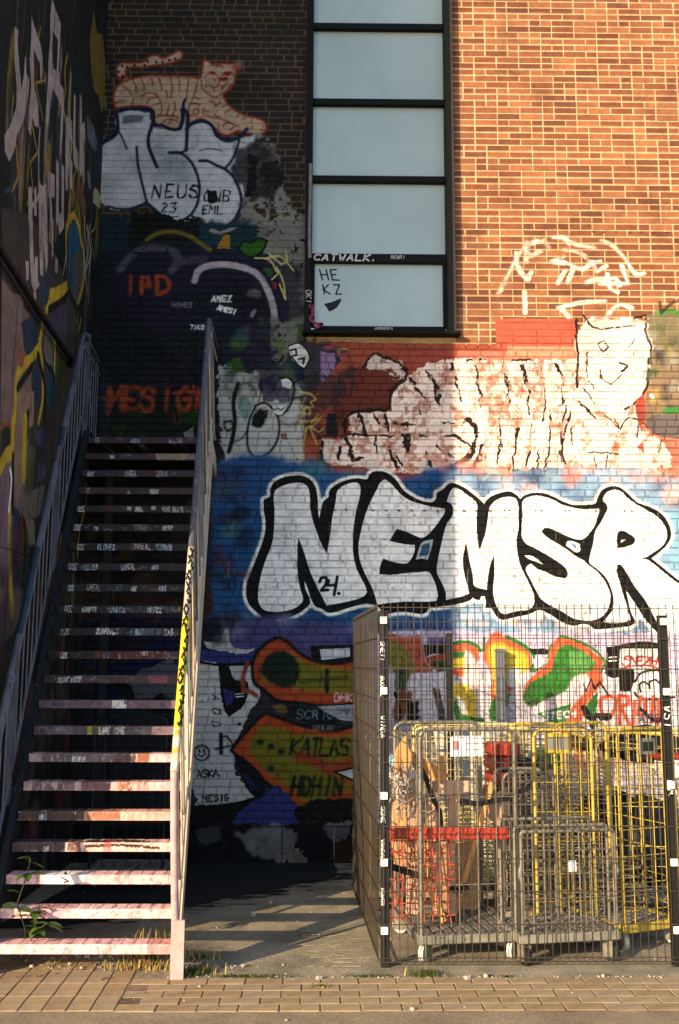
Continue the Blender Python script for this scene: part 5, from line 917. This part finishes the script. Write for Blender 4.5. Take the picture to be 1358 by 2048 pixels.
# ------------------------------------------------------------------ roll cages
m_zinc = mat('dull_zinc', c(158, 148, 130), rough=.45, metal=.15, var=.45, scale=14, spot=c(96, 80, 62), spot_amt=.2, spec=.5); m_yelp = mat('yellow_cage_paint', c(206, 176, 60), rough=.5, var=.35, scale=12, spot=c(150, 130, 60), spot_amt=.2, spec=.5); m_cream = mat('cream_cage_paint', c(206, 188, 120), rough=.5, var=.2, scale=12)
m_deck = mat('grey_plastic_deck', c(156, 150, 134), rough=.8, var=.4, scale=10, spot=c(90, 80, 60), spot_amt=.3); m_rub = mat('caster_rubber', c(52, 54, 56), rough=.7, var=.3); m_whl = mat('white_caster_wheel', c(206, 198, 184), rough=.6, var=.3, scale=30)
RODS = {'zinc': m_zinc, 'yellow': m_yelp, 'cream': m_cream}
def roll_cage(x, y, rz, w, d, h, m, label, frames='front back', deck=.15, rim=None, rods=6, bars=6, wheel=m_rub, hb=None, rodr=.0032, tube=.011, whR=.05, upto=None, low_in=.0):
    root = empty('roll_cage', (x, y, 0), R(rz), label, 'roll cage', 'roll cages stored in the mesh enclosure')
    hw, hd = w/2, d/2; rim = rim or m_deck
    mb = MB(); mb.cbox((0, -hd+.02, deck-.024), (w, .034, .048), .006); mb.cbox((0, hd-.02, deck-.024), (w, .034, .048), .006); mb.cbox((-hw+.02, 0, deck-.028), (.038, d-.085, .052), .006); mb.cbox((hw-.02, 0, deck-.028), (.038, d-.085, .052), .006)
    base_ = mb.build('base', rim, root)
    mb = MB(); n = max(4, int(w/.07))
    for i in range(n): mb.box((-hw+.045+(w-.09)*(i+.5)/n, 0, deck-.012), ((w-.09)/n-.022, d-.09, .014))
    for j in range(4): mb.box((0, -hd+.05+(d-.1)*(j+.5)/4, deck-.022), (w-.085, .022, .012))
    mb.build('deck_slats', m_deck, base_)
    for sx in (-1, 1):
        for sy in (-1, 1):
            cx_, cy_ = sx*(hw-.045), sy*(hd-.05); a = random.uniform(-1, 1); cst = empty('caster', (cx_, cy_, 0), a); cst.parent = root
            mb = MB(); mb.tube([(-.014, 0, whR), (.014, 0, whR)], whR, 14); mb.build('wheel', wheel, cst)
            mb = MB(); mb.box((-.022, .008, whR+.02), (.004, .066, .096)); mb.box((.022, .008, whR+.02), (.004, .066, .096)); mb.box((0, .012, deck-.068), (.052, .055, .008)); mb.tube([(-.026, 0, whR), (.026, 0, whR)], .008, 6); mb.tube([(0, .015, deck-.068), (0, .015, deck-.05)], .016, 8); mb.build('fork', m_zinc, cst)
    def frame(yy, hh, rr=.055, mat_=m, nr=rods, nb=bars, lx=-hw+.02, rx=hw-.02):
        zb = deck-.02; mb = MB()
        pts = [(lx, yy, zb), (lx, yy, hh-rr)]+[(lx+rr-rr*math.cos(a), yy, hh-rr+rr*math.sin(a)) for a in (.4, .8, 1.2, 1.57)]+[(rx-rr+rr*math.sin(a), yy, hh-rr+rr*math.cos(a)) for a in (0, .4, .8, 1.2)]+[(rx, yy, hh-rr), (rx, yy, zb)]
        mb.tube(pts, tube, 8); fr = mb.build('end_frame', mat_, root); mb = MB()
        for i in range(nr): xx = lx+(rx-lx)*(i+1)/(nr+1); mb.tube([(xx, yy, zb), (xx, yy, hh-.004)], rodr, 5)
        for i in range(nb): zz = zb+(hh-zb)*(i+.6)/(nb+.4); mb.tube([(lx, yy-.004, zz), (rx, yy-.004, zz)], rodr, 5)
        mb.build('wire_grid', mat_, fr); return fr
    def side(xx, hh, nb=bars):
        mb = MB(); zb = deck-.02; mb.tube([(xx, -hd+.03, hh-.05), (xx, hd-.03, hh-.05)], tube*.7, 6)
        for i in range(5): yy = -hd+.03+(d-.06)*(i+.5)/5; mb.tube([(xx, yy, zb), (xx, yy, hh-.05)], rodr, 5)
        for i in range(nb): zz = zb+(hh-zb)*(i+.6)/(nb+.4); mb.tube([(xx, -hd+.03, zz), (xx, hd-.03, zz)], rodr, 5)
        return mb.build('side_grid', m, root)
    if 'front' in frames: frame(-hd+.02, h)
    if 'back' in frames: frame(hd-.02, h if 'front' not in frames else h*1.0)
    if 'left' in frames: side(-hw+.02, h)
    if 'right' in frames: side(hw-.02, h)
    return root, base_, frame
rcA, bA, frA = roll_cage(.755, 6.30, 8, .60, .74, 1.28, m_zinc, 'tall grey roll cage full of broken timber behind the left of the mesh front', 'front back left', rods=4, bars=2, wheel=m_whl, tube=.0118)
# low nested cage, front centre
rcB, bB, frB = roll_cage(1.325, 6.09, 10, .60, .42, .72, m_zinc, 'low grey nesting trolley right behind the mesh at front centre', '', rods=6, bars=3, wheel=m_rub, deck=.17)
for yy, hh in ((-.19, .72), (-.10, .735), (.14, .74)): frB(yy, hh, rr=.02, nr=7, nb=4)
for sx in (-1, 1):
    mb = MB(); mb.tube([(sx*.28, -.19, .18), (sx*.28, -.19, .45), (sx*.29, -.205, .50), (sx*.28, -.19, .55), (sx*.28, -.19, .70)], .014, 8); mb.build('bent_upright', m_zinc, rcB)
rcC, bC, frC = roll_cage(1.44, 6.72, 2, .40, .74, 1.25, m_yelp, 'narrow yellow roll cage with a grey and yellow plate at its top', 'front back right', rods=4, bars=6, rim=m_yelp)
rcD, bD, frD = roll_cage(1.80, 6.52, 24, .46, .66, 1.27, m_yelp, 'yellow roll cage turned askew at the right end, a small grey placard on it', 'front back right', rods=4, bars=7, rim=m_yelp, wheel=m_whl)
roll_cage(1.02, 7.28, -4, .86, .50, 1.22, m_cream, 'wide cream roll cage standing at the back, its top bar above the timber', 'front back', rods=9, bars=9)
roll_cage(1.62, 7.36, 5, .70, .50, 1.20, m_zinc, 'grey roll cage with dense wire grid behind the narrow yellow one', 'front back left right', rods=12, bars=14)
roll_cage(2.22, 7.20, -8, .62, .60, 1.20, m_cream, 'cream roll cage in the right rear corner by the dark sacks', 'front back left', rods=8, bars=8)
roll_cage(.50, 7.32, 3, .48, .50, 1.15, m_zinc, 'grey roll cage behind the bundle of orange netting', 'front back', rods=6, bars=7)
roll_cage(1.25, 6.62, 3, .36, .3, .98, m_zinc, 'folded grey roll cage wedged between the low trolley and the yellow cages', 'front back', rods=8, bars=12, whR=.04)
hoop, _, _ = roll_cage(-1.49, 7.95, 0, .58, .4, 1.25, m_dkst, 'grey roll cage parked in the dark under the stairs', 'front back', rods=5, bars=5)
hoop['group'] = 'roll cages outside the enclosure'; del hoop['group']
# placards
def plate(parent, x, z, w, h, y, m, name, t=.006, rx=0):
    mb = MB(); mb.cbox((x, y, z), (w, t, h), .001); return mb.build(name, m, parent)
m_paper = mat('white_paper', c(236, 230, 224), rough=.8, var=.05); m_pkp = mat('faded_pink_print', c(226, 150, 150), rough=.8); m_gpl = mat('grey_plastic_holder', c(150, 148, 140), rough=.6, var=.15); m_dpl = mat('dark_display', c(60, 64, 44), rough=.5, var=.4, scale=40)
s = plate(rcA, -.01, 1.185, .19, .115, -.372, m_paper, 'sign_plate'); plate(s, -.075, 1.19, .035, .05, -.3765, m_pkp, 'printed_mark', .001)
for zz in (1.165, 1.20): plate(s, .03, zz, .09, .004, -.3765, m_gpl, 'printed_line', .001)
s = plate(rcD, .0, 1.165, .115, .095, -.325, m_gpl, 'label_holder', .012); plate(s, 0, 1.165, .08, .055, -.333, m_dpl, 'label_card', .003)
s = plate(rcC, -.02, 1.17, .16, .12, -.335, m_yelp, 'plate_board', .004); plate(s, -.02, 1.17, .13, .075, -.339, m_gpl, 'plate_face', .002)
plate(rcB, .02, .53, .045, .06, -.205, m_paper, 'paper_label', .001)

# ------------------------------------------------------------------ junk in the cages
m_ply = mat('orange_plywood', c(230, 170, 104), rough=.8, var=.3, scale=5, stretch=(1, 1, .12), spot=c(150, 96, 60), spot_amt=.2); m_wood = mat('pink_brown_timber', c(222, 176, 146), rough=.85, var=.35, scale=5, stretch=(1, 1, .12), spot=c(120, 84, 64), spot_amt=.3); m_str = mat('black_rubber_strap', c(20, 20, 20), rough=.6); m_red = mat('red_plastic', c(214, 72, 48), rough=.55, var=.25, scale=20, bump=.6, bscale=60, bdist=.01); m_net = mat('orange_netting', c(226, 92, 60), rough=.6, var=.2)
def plank(name, pts, w, t, m, label, cat='plank'):
    mb = MB(); P = [Vector(p) for p in pts]
    for p, q in zip(P[:-1], P[1:]): mb.beam(p, q, w, t, up=(0, 1, 0))
    return mb.build(name, m, label=label, cat=cat)
def flat(name, px, Y, t, m, label, cat, dy=0):            # irregular board: outline, real thickness
    P = [onY(u, v, Y) for u, v in px]; n = len(P); mb = MB()
    mb.add([(x, Y+dy*i/n, z) for i, (x, z) in enumerate(P)]+[(x, Y+t+dy*i/n, z) for i, (x, z) in enumerate(P)], [tuple(range(n)), tuple(range(2*n-1, n-1, -1))]+[(i, i+n, (i+1) % n+n, (i+1) % n) for i in range(n)])
    return mb.build(name, m, label=label, cat=cat)
TZ = (760, 1430, 4.527)
flat('plywood_piece', Z(TZ, "165,300 215,220 255,180 275,290 300,360 290,440 275,480 280,560 260,600 210,560 145,530 150,360"), 6.12, .018, m_ply, 'curved orange plywood offcut standing highest at the left of the pile', 'plywood')
flat('timber_board', Z(TZ, "255,290 340,340 500,440 660,545 640,560 600,600 440,600 370,590 300,380"), 6.20, .03, m_ply, 'broken orange board sloping down to the right from the plywood offcut', 'board', .1)
flat('plywood_piece', Z(TZ, "545,370 610,360 620,440 600,520 530,480"), 6.38, .015, m_ply, 'small square of orange plywood behind the sloping board', 'plywood')
flat('timber_board', Z(TZ, "280,550 335,545 345,700 350,1000 345,1222 380,1800 265,1800 268,1222 270,900"), 6.18, .04, m_wood, 'upright pink-brown plank under the curved plywood offcut', 'plank')
flat('timber_board', Z(TZ, "440,640 520,700 560,800 565,1222 590,1810 500,1810 470,1222 450,900"), 6.26, .04, m_wood, 'upright pink-brown plank beside the tall grey frame', 'plank')
flat('timber_board', Z(TZ, "500,600 640,590 830,590 830,690 650,720 500,690"), 6.32, .05, m_wood, 'short pink-brown beam lying level across the pile', 'beam')
flat('timber_board', Z(TZ, "640,700 730,700 740,1000 700,1222 720,1810 640,1810 640,1222"), 6.42, .04, m_wood, 'narrow upright plank in the middle of the pile', 'plank')
flat('timber_board', Z(TZ, "1090,700 1170,650 1180,900 1100,1010 960,880 870,870 870,800 1000,800"), 6.55, .04, m_wood, 'pale broken timber crosspiece under the black strap', 'board')
def strap(pts, w, label):
    P = [onY(u, v, Y) for u, v, Y in pts]; Q = [Vector((p[0], pts[i][2], p[1])) for i, p in enumerate(P)]; mb = MB()
    for p, q in zip(Q[:-1], Q[1:]): mb.beam(p-(q-p).normalized()*.004, q+(q-p).normalized()*.004, w, .008, up=(0, 1, 0))
    mb.build('strap', m_str, label=label, cat='strap')
strap([(838, 1510, 6.05), (846, 1535, 6.05), (858, 1562, 6.07), (870, 1595, 6.1), (884, 1622, 6.12), (888, 1660, 6.14)], .028, 'black rubber strap hanging in a curve in front of the timber')
strap([(925, 1600, 6.2), (960, 1606, 6.2), (990, 1600, 6.2), (1020, 1594, 6.2), (1062, 1572, 6.2)], .03, 'black strap stretched level to the first yellow cage')
strap([(772, 1728, 5.96), (800, 1736, 5.96), (835, 1748, 5.96)], .036, 'black strap stub low at the left beside the corner post')
strap([(905, 1775, 6.2), (922, 1780, 6.2), (940, 1770, 6.2)], .04, 'short black strap end low in the tall grey cage')
mb = MB(); a_, b_ = onY(772, 1668, 5.98), onY(1022, 1664, 5.98)
mb.cbox(((a_[0]+b_[0])/2, 5.99, (a_[1]+b_[1])/2), (b_[0]-a_[0], .02, .066), .006)
for i in range(26): x = a_[0]+(b_[0]-a_[0])*(i+.5)/26; mb.box((x, 5.978, a_[1]+random.uniform(-.012, .012)), (.02, .006, random.uniform(.02, .05)), Matrix.Rotation(random.uniform(-.5, .5), 3, 'Y'))
mb.build('barrier_board', m_red, label='long crumpled red plastic barrier board lying across the cage', cat='barrier')
m_card = mat('brown_cardboard', c(206, 160, 116), rough=.9, var=.3, scale=6)
flat('cardboard_sheet', [(790, 1590), (838, 1585), (845, 1660), (842, 1740), (800, 1745), (786, 1680)], 6.40, .006, m_card, 'flattened brown cardboard leaning behind the upright left plank', 'cardboard', .1)
flat('cardboard_sheet', [(880, 1690), (960, 1680), (970, 1800), (965, 1845), (890, 1850)], 6.50, .006, m_card, 'flattened brown cardboard behind the middle of the timber pile', 'cardboard', .1)
flat('timber_board', [(1000, 1600), (1016, 1598), (1022, 1840), (1004, 1842)], 6.62, .03, m_wood, 'thin upright plank just left of the first yellow cage', 'plank')
flat('timber_board', [(800, 1650), (808, 1640), (900, 1838), (890, 1846)], 6.14, .03, m_ply, 'slim orange lath leaning to the left behind the netting', 'lath')
flat('timber_board', [(905, 1845), (985, 1560), (993, 1565), (915, 1848)], 6.46, .03, m_ply, 'slim orange lath leaning to the right behind the timber pile', 'lath')
# orange netting: woven cord
r2 = random.Random(12); mb = MB()
for i in range(9):
    x = .345+i*.045; P = [(x+r2.uniform(-.012, .012), 6.06+r2.uniform(-.02, .02), z) for z in np.linspace(.18, .66, 7)]; mb.tube(P, .0036, 4)
for j in range(7):
    z = .22+j*.07; P = [(x, 6.055+r2.uniform(-.02, .02), z+r2.uniform(-.012, .012)) for x in np.linspace(.335, .74, 7)]; mb.tube(P, .0042, 4)
for i in range(26):
    x, z = r2.uniform(.35, .7), r2.uniform(.2, .6); a = r2.uniform(-1, 1); mb.tube([(x, 6.07, z), (x+.1*math.sin(a), 6.05, z+.12*math.cos(a))], .003, 4)
mb.build('netting', m_net, label='tangle of orange plastic netting low in the left corner', cat='netting')
r2 = random.Random(14); mb = MB()
for i in range(40):
    x, z = r2.uniform(.34, .56), r2.uniform(.76, .98); a = r2.uniform(-1.6, 1.6); P = [(x+t*math.sin(a)*.12+r2.uniform(-.01, .01), 6.1+r2.uniform(-.05, .05), z+t*math.cos(a)*.12) for t in (0, .5, 1)]; mb.beam(P[0], P[2], r2.uniform(.006, .018), .004)
mb.build('offcut_heap', mat('mixed_scrap', c(206, 190, 176), rough=.8, var=.75, scale=24, spot=c(190, 60, 50), spot_amt=.35), label='heap of pale and red scrap strips above the red barrier board', cat='scrap')
def lump(name, loc, sz, m, label, cat, seed):
    bm = bmesh.new(); bmesh.ops.create_icosphere(bm, subdivisions=3, radius=1); r3 = random.Random(seed); ph = [r3.uniform(0, 6) for _ in range(6)]
    for q in bm.verts:
        x, y, z = q.co; f = 1+.16*math.sin(4*x+ph[0])*math.cos(3*z+ph[1])+.10*math.sin(9*y+7*x+ph[2])+.07*math.sin(13*z+9*y+ph[3])
        q.co = Vector((x*sz[0]*f, y*sz[1]*f, max(z, -.8)*sz[2]*f))
    me = bpy.data.meshes.new(name); bm.to_mesh(me); bm.free(); me.polygons.foreach_set('use_smooth', [True]*len(me.polygons)); me.materials.append(m); o = bpy.data.objects.new(name, me); COL.objects.link(o); o.location = loc; return tag(o, label, cat)
m_bb = mat('pale_blue_film', c(150, 186, 206), rough=.35, var=.3, scale=30, bump=.8, bscale=25, bdist=.02); m_wb = mat('white_film', c(226, 226, 222), rough=.4, var=.15, bump=.8, bscale=25, bdist=.02); m_dk = mat('dark_blue_sack', c(34, 38, 52), rough=.6, var=.4, bump=.8, bscale=14, bdist=.03); m_gr = mat('grey_cloth', c(96, 92, 90), rough=.9, var=.4, scale=20, bump=.8, bscale=30, bdist=.02)
lump('plastic_sack', (.40, 6.20, 1.06), (.075, .06, .05), m_bb, 'pale blue plastic film bundle wedged under the plywood offcut', 'sack', 1)
lump('plastic_sack', (.46, 6.22, .985), (.085, .06, .045), m_wb, 'white plastic film bundle just below the blue one', 'sack', 2)
lump('plastic_sack', (2.18, 7.12, 1.10), (.26, .16, .12), m_dk, 'dark blue sack heaped high at the right of the enclosure', 'sack', 3)
lump('plastic_sack', (2.05, 7.15, .45), (.34, .2, .34), m_dk, 'large black sack filling the right rear cage', 'sack', 4)
lump('cloth_bundle', (1.72, 7.05, 1.12), (.12, .10, .05), m_gr, 'crumpled grey cloth lying on the dense grid cage', 'cloth', 5)
lump('cloth_bundle', (1.36, 7.05, .95), (.14, .1, .07), m_gr, 'dark grey cloth bundle behind the first yellow cage', 'cloth', 6)
mb = MB(); mb.cbox((2.32, 6.95, .97), (.20, .22, .12), .008); mb.build('carton', m_wb, label='white carton under the red rag at the far right', cat='carton')
mb = MB(); mb.cbox((2.30, 6.93, 1.05), (.26, .22, .03), .01); mb.build('rag', m_red, label='red rag spread over the white carton at the far right', cat='rag')
# crates and panels at the back
m_cab = mat('pale_grey_panel', c(196, 196, 190), rough=.6, var=.15, scale=4); m_gcr = mat('green_plastic', c(44, 96, 52), rough=.5, var=.3)
mb = MB(); mb.cbox((1.13, 8.05, .62), (.62, .34, 1.16), .01); cab = mb.build('metal_cabinet', m_cab, label='pale grey metal cabinet against the wall behind the cages', cat='cabinet')
mb = MB(); mb.box((1.13, 7.876, .62), (.004, .006, 1.1)); mb.build('door_gap', m_str, cab)
mb = MB(); mb.tube([(1.18, 7.866, .60), (1.18, 7.866, .75)], .008, 6); mb.build('handle', m_zinc, cab)
mb = MB(); mb.cbox((1.475, 8.74, .9), (.075, .075, 1.72), .006); mb.cbox((1.475, 8.74, 1.775), (.085, .085, .03), .004); mb.build('downpipe', mat('grey_downpipe', c(130, 136, 146), rough=.5, var=.2), label='short grey capped pipe standing against the painted wall', cat='pipe')
for i, z in enumerate((.80, .90, 1.0, 1.09)):
    mb = MB(); mb.cbox((1.17+.008*(i % 2), 6.98, z), (.20, .26, .08), .008)
    for k in range(6): mb.box((1.09+k*.032, 6.846, z), (.012, .006, .06))
    o = mb.build('plastic_crate', m_red if i % 2 else mat('dark_red_plastic', c(150, 48, 40), rough=.6, var=.3), label=['lowest dark red crate of the stack behind the grey arch', 'bright red crate second from the bottom behind the grey arch', 'dark red crate third from the bottom behind the grey arch', 'bright red crate on top of the stack behind the grey arch'][i], cat='crate', group='red crates stacked at the back')
# load of folded wire shelves: dense horizontal rods
for (x, y, z0, z1, w, lab) in ((1.30, 7.02, .25, .90, .30, 'stack of wire shelves wedged upright behind the low trolley'), (1.62, 7.10, .30, .98, .52, 'stack of folded wire shelves in the dense grey cage'), (1.05, 7.20, .22, .70, .66, 'stack of wire shelves low in the wide cream cage'), (1.84, 6.70, .16, .42, .34, 'short stack of wire shelves on the deck of the askew yellow cage')):
    mb = MB(); z = z0; r3 = random.Random(int(x*100))
    while z < z1:
        a = r3.uniform(-.03, .03); b = r3.uniform(-.02, .02); mb.beam((x-w/2+a, y-.14, z-b), (x+w/2+a, y-.14, z+b), .007); mb.beam((x-w/2+a, y+.14, z), (x+w/2+a, y+.14, z), .007)
        for k in range(8): xx = x-w/2+a+w*k/7; mb.beam((xx, y-.14, z+b*(k/3.5-1)), (xx, y+.14, z), .004)
        z += r3.uniform(.018, .034)
    mb.build('wire_shelves', m_zinc if x != 1.05 else m_cream, label=lab, cat='wire shelves')
# ------------------------------------------------------------------ weeds and litter
m_leaf = mat('weed_leaf', c(92, 128, 44), rough=.5, var=.4, scale=30, spec=.4); m_stem = mat('weed_stem', c(110, 104, 60), rough=.8); m_grass = mat('green_grass', c(96, 116, 42), rough=.8, var=.4, scale=20); m_dry = mat('dry_grass', c(196, 166, 96), rough=.85, var=.35, scale=20); m_moss = mat('green_moss', c(120, 124, 60), rough=.95, var=.4, scale=60)
def leaf(mb, p, L_, w, az, el):
    d = Vector((math.cos(az)*math.cos(el), math.sin(az)*math.cos(el), math.sin(el))); s_ = d.cross(Vector((0, 0, 1))).normalized(); n = s_.cross(d); P = Vector(p)
    prof = [(0, .05), (.2, .7), (.45, 1), (.75, .7), (1, .04)]; v = []
    for t, q in prof: ct = P+d*(L_*t)-n*(.15*L_*t*t); v += [ct-s_*(w*q/2)+n*(w*q*.12), ct, ct+s_*(w*q/2)+n*(w*q*.12)]
    mb.add(v, [(i*3+k, i*3+k+1, i*3+k+4, i*3+k+3) for i in range(4) for k in range(2)])
wd = empty('weed_plant', (-1.66, 5.80, 0), 0, 'leafy green weed growing up through the lowest treads at far left', 'plant'); r2 = random.Random(3)
stems = [[(-.02, .10, 0), (.0, .04, .2), (-.02, -.07, .36), (.03, -.1, .50), (.05, -.1, .60)], [(.02, .1, 0), (.03, .0, .12), (.09, -.08, .22), (.16, -.1, .27)], [(0, .1, 0), (.06, 0, .2), (.10, -.06, .35)]]
mb = MB()
for s_ in stems: mb.tube(s_, .0035, 5)
mb.build('stem', m_stem, wd)
for s_ in stems:
    for i in range(12):
        t = r2.uniform(.35, 1)*(len(s_)-1); k = min(int(t), len(s_)-2); p = Vector(s_[k]).lerp(Vector(s_[k+1]), t-k); mb = MB(); leaf(mb, p, r2.uniform(.06, .11), r2.uniform(.04, .068), r2.uniform(0, 6.3), r2.uniform(-.6, .5)); mb.build('leaf', m_leaf, wd)
def tuft(x, y, rx, ry, n, h, label, dry=.5, seed=0, cat='grass'):
    r3 = random.Random(seed); ro = empty('grass_tuft', (x, y, 0), 0, label, cat, 'weeds along the edge of the paving')
    for nm, m, fr in (('green_blades', m_grass, 1-dry), ('dry_blades', m_dry, dry)):
        mb = MB()
        for i in range(int(n*fr)):
            px, py = r3.gauss(0, .5)*rx, r3.gauss(0, .5)*ry; hh = h*r3.uniform(.35, 1.1); a = r3.uniform(0, 6.3); l = hh*r3.uniform(.2, .8); w = r3.uniform(.0016, .0034); b = a+1.57; wx, wy = w*math.cos(b), w*math.sin(b)
            p0, p1, p2 = (px, py), (px+l*.35*math.cos(a), py+l*.35*math.sin(a)), (px+l*math.cos(a), py+l*math.sin(a))
            mb.add([(p0[0]-wx, p0[1]-wy, 0), (p0[0]+wx, p0[1]+wy, 0), (p1[0]+wx*.8, p1[1]+wy*.8, hh*.6), (p1[0]-wx*.8, p1[1]-wy*.8, hh*.6), (p2[0], p2[1], hh)], [(0, 1, 2, 3), (3, 2, 4)])
        if mb.v: o = mb.build(nm, m, ro); o['kind'] = 'stuff'
    return ro
tuft(-.99, 6.02, .16, .10, 170, .17, 'tall dry grass behind the lowest tread next to the newel post', .55, 1)
tuft(-1.00, 5.82, .18, .05, 260, .055, 'low straw-coloured grass mat beneath the lowest tread', .8, 2)
tuft(-.70, 5.73, .10, .05, 170, .06, 'green grass clump right of the staircase foot', .25, 3)
tuft(-.72, 6.02, .12, .05, 160, .05, 'straw and green tuft in the stair shadow', .5, 4)
tuft(-.42, 5.675, .22, .02, 260, .022, 'thin green grass line where paving meets concrete', .1, 5)
tuft(.24, 5.68, .12, .02, 150, .018, 'short green grass by the foot of the corner post', .1, 6)
tuft(.53, 5.70, .09, .04, 180, .045, 'green tuft in front of the tall grey cage caster', .1, 7)
tuft(-.03, 5.50, .05, .03, 90, .02, 'mossy tuft in the middle of the pavers', .4, 8)
tuft(.86, 5.68, .03, .02, 50, .02, 'tiny tuft in front of the low trolley, left one', .3, 9)
tuft(.96, 5.66, .04, .02, 60, .025, 'tiny tuft in front of the low trolley, right one', .3, 10)
tuft(-1.50, 5.92, .05, .03, 80, .03, 'small tuft among the pavers below the stairs', .5, 13)
tuft(-1.68, 5.28, .05, .03, 90, .025, 'yellowish tuft at the paver edge at bottom left', .5, 14)
r3 = random.Random(5); mb = MB(); md = MB()
for i in range(110):                                    # moss in the joints
    j = r3.randrange(1, 5); x = -1.02+(j % 2)*.099+.198*r3.randrange(0, 17); y = PV0+j*.1035-r3.uniform(0, .1)
    (mb if r3.random() < .55 else md).cbox((x+r3.uniform(-.012, .008), y, .003), (r3.uniform(.005, .016), r3.uniform(.005, .02), .006), .002)
mb.build('moss', m_moss, label='moss growing in the joints of the pavers', cat='moss', kind='stuff'); 
m_stone = mat('pale_pebble', c(190, 176, 156), rough=.9, var=.4, scale=40); md.v.clear(); md.f.clear(); md.smooth.clear()
for i in range(420):
    q = r3.random()
    if q < .35: x, y = r3.gauss(-1.05, .3), r3.gauss(5.84, .03)
    elif q < .55: x, y = r3.uniform(-1.9, -1.2), r3.gauss(6.0, .04)
    elif q < .8: x, y = r3.uniform(-.9, 2), r3.gauss(5.67, .015)
    else: x, y = r3.uniform(-1.8, 2), r3.uniform(5.0, 8)
    s_ = r3.uniform(.002, .007) if r3.random() < .93 else r3.uniform(.01, .018); md.cbox((x, y, s_*.5), (s_*2, s_*1.6, s_*1.3), s_*.35, Matrix.Rotation(r3.uniform(0, 3), 3, 'Z'))
md.build('gravel', m_stone, label='loose grit and pebbles scattered along the paving edge', cat='gravel', kind='stuff')
m_lit = mat('dead_leaf', c(170, 120, 76), rough=.9, var=.4, scale=30); mb = MB(); r4 = random.Random(21)
for i in range(150):
    q = r4.random(); x, y = (r4.gauss(-.95, .22), r4.gauss(5.86, .04)) if q < .5 else ((r4.gauss(-.72, .1), r4.gauss(5.76, .04)) if q < .75 else (r4.uniform(-1.9, 1.9), r4.gauss(5.68, .03)))
    leaf(mb, (x, y, .006), r4.uniform(.012, .035), r4.uniform(.008, .02), r4.uniform(0, 6.3), r4.uniform(0, .5))
mb.build('leaf_litter', m_lit, label='dead brown leaves caught round the foot of the stairs', cat='dead leaves', kind='stuff')
m_scuff = mat('worn_line_paint', c(206, 196, 150), rough=.9, var=.3, scale=30)
mb = MB()
for i in range(60):
    x, y = r3.uniform(-.15, .12)+(.3 if i % 3 == 0 else 0)*.6, r3.uniform(5.85, 6.75); w = r3.uniform(.02, .13); hh = r3.uniform(.004, .012); n = 7
    P = [(x+w*(k/n-.5), y+hh*r3.uniform(.3, 1)) for k in range(n+1)]+[(x+w*(.5-k/n), y-hh*r3.uniform(.3, 1)) for k in range(n+1)]
    if x > .27: continue
    mb.add([(a, b, .0035) for a, b in P], [tuple(range(len(P)))])
mb.build('paint_scuffs', m_scuff, label='worn pale yellow paint scuffs on the concrete walkway', cat='paint mark', kind='stuff')
